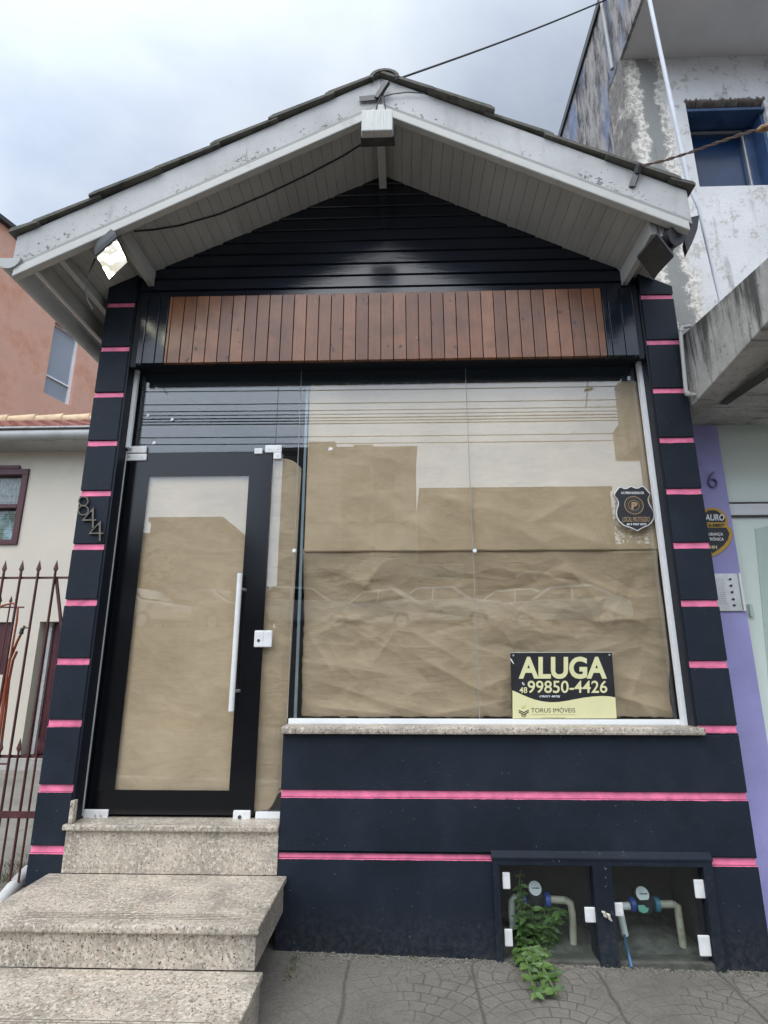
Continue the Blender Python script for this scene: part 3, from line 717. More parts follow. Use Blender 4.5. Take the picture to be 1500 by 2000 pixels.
lowc = [((830, 1290), (945, 1352), .016, 16), ((940, 1345), (1000, 1320), .012, 15), ((600, 1292), (770, 1318), .012, 18), ((640, 1335), (830, 1398), .012, 20), ((760, 1085), (700, 1160), .010, 18),
        ((960, 1080), (1060, 1090), .009, 12), ((1090, 1085), (1190, 1200), .012, 16), ((1190, 1190), (1255, 1215), .012, 12), ((1150, 1215), (1290, 1205), .010, 12), ((1120, 1120), (1240, 1170), .010, 12),
        ((800, 1230), (900, 1290), .010, 14), ((620, 1380), (760, 1395), .012, 12), ((850, 1395), (990, 1370), .010, 16), ((1210, 1360), (1310, 1390), .013, 12), ((1215, 1320), (1300, 1345), .009, 14), ((605, 1240), (660, 1330), .008, 14), ((900, 1180), (1010, 1230), .008, 16)]
for i in range(150):
    x, y = rn.uniform(600, 1300), rn.uniform(1100, 1400); a = rn.gauss(.25, .5); L = rn.uniform(25, 120)
    lowc.append(((x, y), (x+L*math.cos(a), y+L*math.sin(a)), rn.choice((-1, 1, 1))*rn.uniform(.0012, .0042), rn.uniform(4, 11)))
upc = [((620, 760), (760, 900), .006, 40), ((880, 750), (1010, 950), .006, 45), ((1100, 760), (1010, 960), .005, 40), ((930, 990), (1010, 1010), .010, 10), ((960, 1000), (1060, 1060), .012, 14), ((1040, 1020), (1120, 975), .009, 12), ((1080, 1030), (1190, 1065), .008, 12),
       ((860, 965), (960, 1005), .007, 12), ((760, 980), (860, 1060), .006, 22), ((640, 1010), (720, 1060), .005, 20)]
for i in range(26):
    x, y = rn.uniform(620, 1240), rn.uniform(770, 1060); a = rn.gauss(.6, .6); L = rn.uniform(50, 160)
    upc.append(((x, y), (x+L*math.cos(a), y+L*math.sin(a)), rn.choice((-1, 1))*rn.uniform(.0015, .0035), rn.uniform(10, 22)))
fl, fu = creases(lowc), creases(upc)
jag = [rn.uniform(-1, 1) for _ in range(200)]
def edl(u, v):
    k = v*40; i = int(k); j = jag[i]*(1-(k-i))+jag[i+1]*(k-i)
    if u < .04: u = u+.004*(math.sin(v*5)+.4*j)*(1-u/.04)
    if u > .96: u = u-.006*(1+math.sin(v*9)+.2*j)*((u-.96)/.04)
    if v > .97: v = v-.006*(jag[int(u*60)+50]+.6)*((v-.97)/.03)
    return u, v
sheet('paper_sheet', (606, 743), (1243, 735), (594, 1078), (1287, 1074), 150, 80, GY+.030, lambda x, y: 1.6*fu(x, y), paperl, 'smooth upper sheet of brown paper behind the big window')
sheet('paper_sheet', (590, 1072), (1290, 1068), (592, 1402), (1322, 1402), 260, 140, GY+.034, lambda x, y: 2.0*fl(x, y)*np.clip((y-1078)/40, 0, 1)-.036*np.clip((y-1080)/70, 0, 1), paperm, 'creased lower sheet of brown paper behind the big window', edl)
stc = creases([((548, 1300), (540, 1590), .010, 12), ((520, 1320), (515, 1580), -.008, 9), ((560, 1200), (535, 1500), .006, 10)]+[((535, 920+i*110), (590, 950+i*110), .003, 9) for i in range(6)])
def eds(u, v):
    if v < .03: v = v+(u**4)*.03*(1-v/.03)
    if v > .95: v = v-.02*(u > .55)*(1+math.sin(u*9))*((v-.95)/.05)-.004*jag[int(u*20)]
    return u, v
sheet('paper_sheet', (528, 895), (590, 895), (495, 1588), (552, 1575), 34, 160, GY+.022, stc, paperm, 'narrow strip of brown paper between the door and the window', eds)
drc = creases([((300, 1300), (460, 1280), .003, 60), ((380, 1100), (340, 1500), .004, 45), ((420, 1350), (350, 1530), .005, 25), ((250, 1460), (480, 1420), .003, 30)])
sheet('paper_sheet', (278, 918), (496, 915), (200, 1562), (468, 1568), 60, 120, GY+.020, drc, paperl, 'brown paper sheet filling the glass of the black door')

# ================================================================== SIGNS
# for rent sign
Y0 = GY-.006
def At(su, sv, ou, ov, y):
    c = [P(ou+u/su, ov+v/sv, y) for u, v in ((0, 0), (1, 0), (0, 1))]
    return lambda u, v, d=0.0: P(ou+u/su, ov+v/sv, y)-Vector((0, d, 0))
sa = At(6.25, 6.25, 980, 1250, Y0)
sign = thing('rental_sign', sa(750, 955), 'black and gold ALUGA rental sign with phone number low in the window', 'sign')
def fa(u, v, d): return sa(u, v, d)
bd = [(105, 155), (1345, 150), (1405, 958), (130, 960)]
MB().prism([sa(u, v) for u, v in bd], (0, .004, 0)).build('board', ink, sign)
gwave = [(130, 615), (190, 640), (250, 668), (320, 698), (400, 727), (500, 750), (600, 760), (700, 756), (800, 741), (900, 722), (1000, 704), (1110, 690), (1230, 683), (1310, 687), (1384, 700), (1403, 957), (132, 959)]
MB().prism([sa(u, v, .0006) for u, v in gwave], (0, -.0006, 0)).build('gold_panel', gold, sign)
def tx(body, u0, u1, v0, v1, mat, bold=0., d0=.0012, shear=0, name='lettering', parent=sign, at=None):
    f = at or sa
    text_mb(body, u0, u1, v1, v0, bold, .0008, shear, lambda u, v, d: f(u, v, d0+d)).build(name, mat, parent)
tx('ALUGA', 205, 1282, 203, 475, gold, .035)
tx('99850-4426', 315, 1287, 495, 648, gold, .012)
tx('48', 215, 310, 575, 648, gold, .012)
tx('CRECI 4870J', 458, 712, 676, 706, inkw, .02, shear=.25)
tx('TORUS IMÓVEIS', 358, 896, 818, 885, ink, -.004)
tx('TRANSPARÊNCIA & SATISFAÇÃO GARANTIDA', 358, 900, 903, 917, greyi, 0)
tx('www.torusimoveis.com.br', 485, 772, 937, 953, greyi, 0)
lg = MB()
for pts in ([(208, 852), (268, 880), (328, 850), (328, 862), (268, 893), (208, 865)], [(208, 872), (258, 900), (268, 903), (278, 900), (328, 870), (328, 884), (283, 910), (283, 940), (275, 950), (275, 912), (262, 912), (262, 950), (254, 940), (254, 910), (208, 886)], [(290, 910), (297, 907), (297, 930), (290, 938)], [(240, 907), (247, 910), (247, 938), (240, 930)]):
    lg.prism([sa(u, v, .0012) for u, v in pts], (0, -.0008, 0))
lg.build('column_logo', ink, sign)
MB().prism([sa(u, v, .0012) for u, v in ((235, 830), (255, 800), (262, 825), (290, 790), (296, 795), (272, 835), (255, 838))], (0, -.0006, 0)).build('logo_flourish', pm('pale_gold', (.52, .46, .16), .5), sign)
q = sa(262, 530, .0012)
wr = MB().ring(q, .0049, .0040, q[1]-.0006, q[1], 24); wr.prism([sa(u, v, .0014) for u, v in ((246, 515), (254, 515), (258, 528), (268, 542), (278, 544), (276, 552), (264, 550), (250, 534))], (0, -.0006, 0)); wr.build('chat_icon', inkw, sign)
MB().prism([sa(u, v, .0012) for u, v in ((102, 222), (118, 232), (150, 290), (142, 292), (108, 248))], (0, -.0006, 0)).build('scuff', inkw, sign)
MB().prism([sa(u, v, .0008) for u, v in ((106, 150), (1345, 145), (1345, 153), (106, 158))], (0, -.0006, 0)).build('edge_strip', pm('pale_edge', (.5, .5, .42), .5), sign)
for u, v in ((140, 188), (1313, 182)):
    q = sa(u, v, .001); MB().tube([(q[0], q[1]-.004, q[2]), (q[0], q[1], q[2])], [.0045, .0055], 16).build('screw', alum, sign, smooth='auto')
# shield
sh = At(11.54, 11.54, 1170, 920, Y0-.001)
shield = thing('security_shield', sh(865, 1350), 'black shield sign LOCAL PROTEGIDO with gold rings at right window edge', 'sign')
out = [(440, 362), (480, 352), (540, 386), (580, 392), (620, 386), (720, 335), (770, 360), (830, 380), (900, 375), (960, 338), (1010, 342), (1085, 425), (1158, 505), (1125, 565), (1108, 625), (1120, 700), (1150, 765), (1190, 830), (1225, 900), (1245, 970), (1243, 1060), (1190, 1160), (1110, 1230), (980, 1285), (865, 1352), (740, 1290), (560, 1230), (450, 1135), (395, 1030), (385, 930), (400, 850), (428, 770), (432, 700), (400, 620), (335, 540), (345, 490), (395, 420)]
cu, cv = 790, 840
MB().prism([sh(u, v) for u, v in out], (0, .004, 0)).build('rim', inkw, shield)
MB().prism([sh(cu+(u-cu)*.955, cv+(v-cv)*.96, .0006) for u, v in out], (0, -.0006, 0)).build('board', ink, shield)
q = sh(785, 772, .0012); k = (sh(1000, 772)-sh(785, 772)).length
MB().ring(q, k, k*.93, q[1]-.0006, q[1]).ring(q, k*.58, k*.53, q[1]-.0006, q[1]).build('rings', bronzei, shield)
dots = MB()
for i in range(22):
    a = 2*math.pi*i/22; dots.box(q[0]+k*.76*math.cos(a)-.0012, q[0]+k*.76*math.cos(a)+.0012, q[1]-.0006, q[1], q[2]+k*.76*math.sin(a)-.0014, q[2]+k*.76*math.sin(a)+.0014)
dots.build('ring_lettering', greyi, shield)
tx('P', 728, 862, 700, 862, bronzei, .05, parent=shield, at=sh)
tx('A.P.S. PEREIRA VIGILÂNCIA LTDA', 495, 1012, 452, 520, inkw, .02, parent=shield, at=sh)
tx('LOCAL PROTEGIDO', 530, 1140, 1035, 1145, bronzei, .0, parent=shield, at=sh)
tx('48 9 9957 0797', 618, 1068, 1178, 1226, inkw, .02, parent=shield, at=sh)
# house numbers
na = At(3.3333, 3.3333, 0, 700, -.004)
for body, (u0, u1, v0, v1), lab in (('8', (511, 584, 900, 1025), 'bronze house number 8, topmost of the three digits on left pillar'), ('4', (540, 632, 972, 1105), 'bronze house number 4 directly below the 8 on left pillar'), ('4', (583, 678, 1060, 1190), 'bronze house number 4, lowest of the three digits on left pillar')):
    o = text_mb(body, u0, u1, v1, v0, -.03 if body == '8' else -.024, .009, .0, lambda u, v, d: na(u, v, d)).build('house_number', bronze); tag(o, lab, 'number', 'house number digits on the pillar')

# ================================================================== FLOODLIGHTS
def flood(lens_px, y_c, nrm, depth, mats, lab, sides):
    nrm = Vector(nrm).normalized(); c = sum((P(px, py, y_c) for px, py in lens_px), Vector())/4
    L = [PP(px, py, c, nrm) for px, py in lens_px]
    t = thing('floodlight', c, lab, 'floodlight', 'floodlights under the eaves')
    ctr = sum(L, Vector())/4
    q = [ctr+(p-ctr)*1.05 for p in L]; back = [ctr+(p-ctr)*.72-nrm*depth for p in L]
    mb = MB(); vs = [p-nrm*.004 for p in q]+[p-nrm*.03 for p in q]+back
    fs = [(0, 1, 2, 3), (8, 11, 10, 9)]
    for r_ in (0, 4):
        for i in range(4): fs.append((r_+i, r_+(i+1) % 4, r_+4+(i+1) % 4, r_+4+i))
    mb.add(vs, fs); mb.build('housing', mats[1], t, ch=.004)
    MB().prism([ctr+(p-ctr)*.95 for p in L], -nrm*.003).build('lens', mats[0], t)
    return t, ctr, nrm, L
t, c, n, L = flood([(188, 502), (229, 467), (250, 512), (213, 547)], -.40, (.28, .22, -.93), .09, (lampm, dmet), 'lit white floodlight shining under the left eave', 0)
MB().tube([c-n*.07, c-n*.12+Vector((0, 0, .02)), P(222, 452, -.40)], .012, 8).build('bracket', dmet, t)
cw = MB()
for i in range(5):
    pts = []
    for k in range(26):
        a = k/25*2*math.pi*1.3+i; pts.append(P(197+(17+3*math.sin(i*2))*math.cos(a)+i, 470+(11+2*math.cos(i*3))*math.sin(a)-i, -.41+.012*i))
    cw.tube(pts, .0022, 5)
tag(cw.build('cable_coil', rub), 'coil of black cable bundled behind the lit left floodlight', 'cable')
pts = [P(x, y, -.36) for x, y in ((186, 505), (175, 530), (168, 560), (170, 585), (182, 605))]; 
tag(MB().tube(pts, .004, 6).build('lamp_cable', rub), 'thin black cable hanging from the left lamp to the gutter', 'cable')
t, c, n, L = flood([(1245, 504), (1282, 459), (1315, 502), (1276, 544)], -.40, (-.35, -.42, -.84), .11, (lensm, dmet), 'unlit dark floodlight beside the right purlin', 0)
MB().tube([P(1302, 470, -.36), P(1322, 460, -.42)], [.055, .05], 24).build('side_boss', dmet, t)
MB().bar(P(1290, 440, -.40), P(1293, 462, -.40), .008, .02).build('bracket', alum, t)
# centre floodlight, seen from its pale top edge
ca, cb = P(707, 223, -.52), P(767, 262, -.52)
t = thing('floodlight', ((ca[0]+cb[0])/2, -.50, cb[2]), 'pale boxy floodlight hanging under the gable peak', 'floodlight', 'floodlights under the eaves')
MB().box(ca[0], cb[0], -.545, -.50, cb[2], ca[2], ch=.006).build('housing', pm('aged_white', (.50, .51, .48), .45, .15, 30, 50, .1, stretch=(6, 1, .4), dirt=(.3, .3, .27), dscale=20), t)
MB().prism([(ca[0]-.006, -.498, cb[2]+.01), (cb[0]+.006, -.498, cb[2]+.01), (cb[0]+.012, -.44, cb[2]+.005), (ca[0]-.012, -.44, cb[2]+.005)], (0, 0, .1)).build('rear_case', dmet, t, ch=.006)
MB().box(ca[0]+.085, ca[0]+.115, -.53, -.50, ca[2]-.002, ca[2]+.05).build('bracket', whitet, t)

# ================================================================== CABLES ON THE ROOF
a, b = P(772, 156, -.48), PX(1183, 0, 1.58)
pts = [a+(b-a)*(k/12)+Vector((0, 0, -.02*math.sin(math.pi*k/12))) for k in range(0, 13)]
tag(MB().tube(pts, .0055, 6).build('service_cable', rub), 'black service cable running from the gable peak to the upper right sky', 'cable')
bk = MB(); bk.bar(P(702, 194, -.462), P(738, 190, -.462), .006, .035, (0, 0, 1)); bk.bar(P(736, 192, -.465), P(757, 160, -.49), .02, .03)
tag(bk.build('cable_bracket', dmet), 'dark iron cable bracket bolted at the gable peak', 'bracket')
tag(MB().tube([P(x, y, -.475) for x, y in ((757, 158), (745, 185), (737, 205), (733, 220))], .004, 6).tube([P(x, y, -.475) for x, y in ((748, 180), (752, 205), (754, 222))], .003, 6).build('lamp_wire', rub), 'black wires looping down from the peak bracket to the centre lamp', 'wire')
tag(MB().tube([P(x, y, -.468) for x, y in ((748, 189), (765, 184), (795, 180), (830, 182))], .003, 6).build('roof_wire', rub), 'short black wire tucked under the tiles right of the peak', 'wire')
pts = []
for x, y, d in ((710, 280, -.40), (670, 305, -.36), (600, 340, -.33), (520, 378, -.30), (430, 418, -.28), (350, 440, -.29), (300, 448, -.34), (258, 452, -.38)):
    q = P(x, y, d); s_ = soz(q[0])-.006
    r_ = ray(x, y)                                            # on the soffit plane
    pts.append(q)
pts2 = []
for x, y in ((708, 281), (670, 305), (600, 342), (520, 380), (430, 418), (350, 441), (300, 449), (262, 452)):
    nn = Vector((-SWL, 0, 1)).normalized(); p0 = Vector((AX, 0, SZ-.008)); pts2.append(PP(x, y, p0, nn))
tag(MB().tube(pts2, .0045, 6).build('soffit_wire', rub), 'thin dark wire stapled across the left soffit between two lamps', 'wire')
bk = MB().bar(P(1234, 365, -.456), P(1243, 338, -.47), .012, .03); bk.bar(P(1243, 340, -.47), P(1248, 322, -.49), .02, .03)
tag(bk.build('cable_bracket', dmet), 'dark iron bracket nailed on the right barge board', 'bracket')
pts = [P(x, y, -.49-.0022*(x-1250)) for x, y in ((1250, 325), (1300, 313), (1350, 297), (1400, 279), (1450, 262), (1500, 247), (1560, 226))]
w_ = MB()
for s_ in (0, math.pi):
    tp = []
    for i in range(len(pts)-1):
        for k in range(8):
            t_ = k/8; q = pts[i].lerp(pts[i+1], t_); a = (i*8+k)*.9+s_; tp.append(q+Vector((0, .004*math.cos(a), .004*math.sin(a))))
    w_.tube(tp, .0036, 5)
cab = w_.build('twisted_cable', pm('brown_twine', (.10, .06, .04), .8, .3)); tag(cab, 'twisted brown cable tied to the right barge board bracket', 'cable')
q = P(1493, 251, -1.02); tag(MB().tube([q+Vector((-.03, 0, -.01)), q+Vector((-.012, 0, 0)), q+Vector((.02, 0, .006)), q+Vector((.045, 0, .01))], [.006, .014, .013, .006], 10).build('cable_insulator', pm('rusty_lump', (.25, .14, .06), .8, .5, 40)), 'rusty insulator on the twisted cable near the blue window', 'insulator')

# ================================================================== STEPS
st = thing('granite_steps', (-1.05, -.4, .1), 'speckled granite steps leading up to the black glass door', 'steps')
zT, z2_, z3 = .605, .400, .255
def tread(x0, x1, y0, y1, z, ov, grooves=False):
    mb = MB().box(x0, x1, y0, y1, z-.026, z, ch=.007)
    return mb.build('tread', granite, st)
MB().box(-1.573, WL-.002, .0, .11, z2_+.001, zT-.0265).build('riser', granite, st)
tread(-1.585, WL-.001, -.022, GY+.03, zT, 0)
MB().box(-1.60, -.545, -.505, -.001, z3+.001, z2_-.0265).build('riser', granite, st)
tread(-1.63, -.531, -.53, -.0005, z2_, 0)
MB().box(-1.66, -.522, -.98, -.506, gz(-1)-.15, z3-.0265).build('riser', granite, st)
tread(-1.69, -.511, -1.0, -.5065, z3, 0)
MB().box(-1.565, -1.545, -.012, .02, zT+.001, zT+.1, ch=.003).build('side_upstand', granite, st)
gr = MB()
for z, yb, xa, xb in ((z2_, -.47, -1.45, -.62), (z3, -.86, -1.5, -.6)):
    for k in range(4): gr.box(xa, xb, yb+k*.014, yb+k*.014+.0035, z-.002, z+.0007)
gr.build('grip_grooves', pm('groove_dark', (.20, .17, .13), .8, .2, 30), st)

# ================================================================== METER NICHE (part of the shop) AND METERS
f_ = MB()
YN = -.022
px = lambda u, v, y=YN: P(940+u/3, 1640+v/3, y)
oz1 = px(400, 155)[2]; oz0 = px(400, 722)[2]-.0
ol0, ol1 = px(118, 400)[0], px(672, 400)[0]; or0, or1 = px(785, 400)[0], px(1332, 400)[0]
FX0, FX1 = NX0-.004, NX1+.004
f_.box(FX0, ol0, YN, .10, NZ0-.04, NZ1+.001, ch=.004); f_.box(ol1, or0, YN, .10, NZ0-.04, NZ1, ch=.004); f_.box(or1, FX1, YN, .10, NZ0-.04, NZ1+.001, ch=.004)
f_.box(FX0+.003, FX1-.003, YN+.001, .10, oz1, NZ1-.004, ch=.003)
f_.prism([(FX0-.003, -.001, NZ1+.018), (FX0-.003, YN-.003, NZ1-.004), (FX0-.003, YN-.003, NZ1-.012), (FX0-.003, -.001, NZ1-.012)], (FX1-FX0+.006, 0, 0))
nf = f_.build('meter_niche_frame', navy, shop)
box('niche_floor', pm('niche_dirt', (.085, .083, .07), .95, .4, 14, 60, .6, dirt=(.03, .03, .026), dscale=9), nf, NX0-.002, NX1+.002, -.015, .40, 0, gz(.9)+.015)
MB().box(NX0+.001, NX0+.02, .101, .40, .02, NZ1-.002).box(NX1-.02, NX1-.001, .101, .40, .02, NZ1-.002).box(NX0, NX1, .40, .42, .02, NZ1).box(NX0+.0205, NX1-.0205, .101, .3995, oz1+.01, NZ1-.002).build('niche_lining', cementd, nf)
YD = .006
rbq = random.Random(5); hs_ = [[rbq.random() for _ in range(24)] for _ in range(12)]
def mound(u, v):
    x = NX0+.03+(NX1-NX0-.06)*u; y = .06+.33*v; i, j = int(u*22), int(v*10)
    k = max(0, math.sin(math.pi*((u*2) % 1)))*v
    return Vector((x, y, gz(.9)+.012+.09*k+.022*hs_[j][i]*v))
MB().grid(mound, 22, 10).build('rubble', pm('niche_rubble', (.10, .098, .085), .95, .45, 22, 60, .7), nf)
for x0, x1, hs, lk_ in ((ol0, ol1, ((123, 192, 172, 290), (135, 525, 187, 627)), (605, 397, 675, 487)), (or0, or1, ((1245, 235, 1318, 345), (1270, 562, 1353, 685)), (778, 370, 836, 450))):
    d = box('meter_door', glass2, nf, x0+.004, x1-.004, YD, YD+.006, NZ0+.035, oz1-.004)
    for hq in hs+(lk_,):
        a, b = px(hq[0], hq[1], YD-.01), px(hq[2], hq[3], YD-.01)
        nm = 'hinge' if hq is not lk_ else 'latch'
        hq_o = MB().box(a[0], b[0], YD-.011, YD-.0005, b[2], a[2], ch=.004).build(nm, whitepl, d)
cl = MB()
for u0, u1, v0, v1 in ((705, 735, 420, 455), (732, 764, 432, 476)):
    a, b = px(u0, v0, YN-.006), px(u1, v1, YN-.006); cl.tube([a, a.lerp(b, .3)+Vector((.003, -.004, .004)), a.lerp(b, .7)+Vector((-.002, -.004, 0)), b], [.003, .007, .006, .004], 8)
cl.build('catch', pm('old_ivory', (.62, .58, .48), .5, .2, 30), nf)
def meter(uc, vc, dial, pl, pr, lab, bodym, hose=False, tilt=0):
    Yc = .13; q = lambda u, v, y=Yc: px(u, v, y)
    c = q(uc, vc)
    t = thing('water_meter', (c[0], Yc, gz(.9)), lab, 'meter', 'water meters in the niche')
    b = MB().tube([q(uc-55, vc), q(uc-45, vc), q(uc+45, vc), q(uc+55, vc)], [.020, .028, .028, .020], 20)
    b.tube([c+Vector((0, -.0, -.02)), c+Vector((0, -.012, .02)), c+Vector((0, -.018, .035))], [.036, .038, .034], 24); b.build('body', rub, t, smooth='auto')
    MB().tube([q(uc-88, vc), q(uc-84, vc), q(uc-58, vc), q(uc-54, vc)], [.024, .031, .031, .024], 14).build('coupling', bodym[0], t, smooth='auto')
    MB().tube([q(uc+54, vc), q(uc+58, vc), q(uc+84, vc), q(uc+88, vc)], [.024, .031, .031, .024], 14).build('coupling', bodym[1], t, smooth='auto')
    dc = q(*dial, Yc-.02); dn = Vector((.05, -.86, .42)).normalized()
    rg = MB().tube([dc-dn*.035, dc+dn*.002], [.036, .034], 28).build('register', rub, t, smooth='auto')
    MB().tube([dc+dn*.0022, dc+dn*.004], .029, 28).build('dial', pm('dial_face', (.62, .64, .62), .3, .1, 30), rg)
    mk = MB(); xx = Vector((1, 0, 0)); yy = dn.cross(xx).normalized()
    for k in range(-3, 4): mk.prism([dc+dn*.0042+xx*(k*.006-.002)+yy*-.003, dc+dn*.0042+xx*(k*.006+.002)+yy*-.003, dc+dn*.0042+xx*(k*.006+.002)+yy*.003, dc+dn*.0042+xx*(k*.006-.002)+yy*.003], dn*.0005)
    mk.build('dial_markings', ink, rg)
    MB().tube([q(*p) for p in pl], .016, 12).build('inlet_pipe', whitepl, t, smooth='auto')
    MB().tube([q(*p) for p in pr[:2]], .016, 12).tube([q(*p) for p in pr[1:]], .0165, 12).build('outlet_pipe', pvco, t, smooth='auto')
    if hose:
        MB().tube([q(840, 560, .11), q(845, 600, .08), q(856, 640, .04), q(868, 690, .0), q(882, 748, -.03)], .006, 8).build('blue_hose', pm('blue_hose', (.06, .16, .30), .5, .2), t, smooth='auto')
        MB().prism([q(918, 385, .085), q(988, 385, .085), q(975, 425, .085), (q(950, 432, .085)), q(925, 420, .085)], (0, .006, 0)).build('tag', pm('green_tag', (.16, .42, .34), .5), t)
    return t
meter(315, 352, (314, 285), [(225, 345), (192, 340), (180, 360), (178, 420), (186, 520)], [(400, 350), (490, 355), (522, 372), (533, 430), (540, 610)], 'water meter with blue couplings above the weeds in left niche', (bluepl, bluepl))
meter(955, 378, (943, 318), [(870, 388), (820, 388), (812, 410), (825, 480), (842, 560)], [(1040, 378), (1120, 378), (1150, 392), (1158, 450), (1185, 640)], 'water meter with teal coupling and blue hose in right niche', (bluepl, tealpl), True)

# ================================================================== WEEDS
def leafshape(mb, c, d, nrm, L, w):
    d = d.normalized(); s_ = d.cross(nrm).normalized(); n_ = s_.cross(d)
    prof = [(0, .0), (.15, .6), (.38, 1), (.65, .72), (.88, .28), (1, 0)]
    vs = []
    for t_, k in prof: 
        p = c+d*L*t_-n_*(L*.25*t_*t_); vs += [p-s_*w*.5*k+n_*w*.14*k, p, p+s_*w*.5*k+n_*w*.14*k]
    fs = []
    for i in range(len(prof)-1): fs += [(3*i, 3*i+1, 3*i+4, 3*i+3), (3*i+1, 3*i+2, 3*i+5, 3*i+4)]
    mb.add(vs, fs)
wr_ = random.Random(21)
weed = thing('weed_plant', px(250, 700, .0), 'leafy green weed spilling from the left meter niche onto paving', 'plant')
lv, sm = MB(), MB()
def stem(pts, n, L0, L1):
    sm.tube(pts, .0035, 5)
    for k in range(n):
        t_ = (k+.6)/n*(len(pts)-1); i = min(int(t_), len(pts)-2); p = pts[i].lerp(pts[i+1], t_-i)
        for sd_ in (-1, 1):
            a = wr_.uniform(0, 6.28); L = wr_.uniform(L0, L1)
            d = Vector((sd_*wr_.uniform(.4, 1), -wr_.uniform(.0, .9), wr_.uniform(-.25, .5)))
            leafshape(lv, p, d, Vector((wr_.uniform(-.5, .5), wr_.uniform(-.9, -.2), .8)), L, L*wr_.uniform(.42, .62))
for i in range(15):                      # inside, behind the small pane
    u = wr_.uniform(215, 470); b = px(240+i*12, 690, .10+.012*(i % 5)); tp = px(u, wr_.uniform(370, 480), .06+.03*(i % 4))
    stem([b, b.lerp(tp, .5)+Vector((wr_.uniform(-.02, .02), 0, 0)), tp], 7, .028, .05)
for i in range(5):
    b = px(235, 640, .07); tp = px(230+i*10, 180+i*60, .09); stem([b, b.lerp(tp, .6)+Vector((-.015, 0, 0)), tp], 5, .02, .04)
for i in range(10):                       # outside, tumbling over the pavement
    b = px(215+18*(i % 6), 690, -.01); g_ = PZ(940+wr_.uniform(300, 450)/3, 1640+wr_.uniform(760, 930)/3, gz(.5)+.02)
    mid = b.lerp(g_, .45)+Vector((0, 0, .05)); stem([b, mid, g_], 6, .03, .055)
for u, v in ((225, 640), (270, 650), (310, 690), (350, 655), (385, 640), (250, 690), (340, 720)):
    b = px(230, 700, -.01); tp = px(u, v, -.05); stem([b, b.lerp(tp, .5)+Vector((0, -.01, .01)), tp], 3, .035, .055)
lv.build('leaves', leaf, weed, smooth=True); sm.build('stems', pm('stem_green', (.09, .14, .04), .6), weed)
# grass and dead stalks at the foot of the walls
gt = MB(); gr_ = random.Random(4)
def tuft(x, y, n, hmax, spread):
    for k in range(n):
        p = Vector((x+gr_.gauss(0, spread), y+gr_.gauss(0, spread*.5), 0)); p.z = max(gz(p.x), .12 if p.y > .585 and p.x < -1.75 else -9)-.002
        hh_ = gr_.uniform(.3, 1)*hmax; d = Vector((gr_.uniform(-.6, .6), gr_.uniform(-.7, .3), 1)); w = .0016
        q = p+d*hh_*.5; r_ = p+Vector((d.x*1.5, d.y*1.5, .8))*hh_
        gt.add([p+Vector((-w, 0, 0)), p+Vector((w, 0, 0)), q+Vector((w*.8, 0, 0)), q+Vector((-w*.8, 0, 0)), r_], [(0, 1, 2, 3), (3, 2, 4)])
for i in range(110): tuft(gr_.uniform(-.45, 1.55), -.012-abs(gr_.gauss(0, .012)), 3, .022, .012)
for i in range(60): tuft(gr_.uniform(-2.7, -1.78), .60+abs(gr_.gauss(0, .16)), 14, .07, .035)
for i in range(40): tuft(-.47+gr_.gauss(0, .01), gr_.uniform(-.25, -.02), 3, .02, .008)
o = gt.build('wall_foot_grass', pm('dry_grass', (.10, .12, .045), .8, .5, 40, 50, 0)); tag(o, kind='stuff')
lt = MB()
for i in range(1100):
    x, y = gr_.uniform(-.5, 1.7), -abs(gr_.gauss(0, .035))-.004; s_ = gr_.uniform(.002, .006) if i % 9 else gr_.uniform(.006, .011); z_ = gz(x)
    a = gr_.uniform(0, 6.3); lt.prism([(x+s_*math.cos(a+k*1.57+gr_.uniform(-.4, .4)), y+s_*math.sin(a+k*1.57), z_+.0006) for k in range(4)], (0, 0, gr_.uniform(.001, .004)))
tag(lt.build('grit', pm('grit', (.19, .175, .15), .9, .5, 60, 50, 0)), kind='stuff')

# ================================================================== LEFT NEIGHBOURS
YF = .55
fen = thing('spiked_fence', (-2.6, YF, .1), 'dark red iron fence with spear tips beside the left pillar', 'fence')
zr = P(60, 1128, YF)[2]; zt = P(77, 1118, YF)[2]; zr2 = P(40, 1478, YF)[2]; zr3 = P(40, 1590, YF)[2]
pitch_f = (P(110, 1100, YF)[0]-P(10, 1100, YF)[0])/3; xf = P(110, 1105, YF)[0]
def spear(x, z0, z1, r_):
    mb = MB().tube([(x, YF, z0), (x, YF, z1)], r_, 8)
    mb.add([(x-.006, YF, z1), (x, YF-.006, z1), (x+.006, YF, z1), (x, YF+.006, z1), (x-.017, YF, z1+.022), (x, YF-.006, z1+.022), (x+.017, YF, z1+.022), (x, YF+.006, z1+.022), (x, YF, z1+.08)],
        [(0, 1, 5, 4), (1, 2, 6, 5), (2, 3, 7, 6), (3, 0, 4, 7), (4, 5, 8), (5, 6, 8), (6, 7, 8), (7, 4, 8)]); return mb
for k in range(9): spear(xf-k*pitch_f, .13, zt, .0075).build('picket', rust, fen)
for k in range(9): spear(xf+pitch_f*(.45-k), .13, P(70, 1470, YF)[2], .006).build('short_picket', rust, fen)
xe = XL0-.002
MB().bar((-3.2, YF+.012, zr), (xe, YF+.012, zr), .006, .014).build('rail', rust, fen)
MB().bar((-3.2, YF+.012, zr2), (xe, YF+.012, zr2), .006, .016).build('rail', rust, fen)
MB().bar((-3.2, YF-.014, zr3), (xe, YF-.014, zr3), .010, .035).build('rail', rust, fen)
a, b = P(110, 1130, YF+.01), P(119, 1215, YF+.01); MB().bar(a, a+(b-a)*2.0, .012, .016).build('brace', rust, fen)
a, b = P(48, 1712, .30), P(-30, 1812, .02)
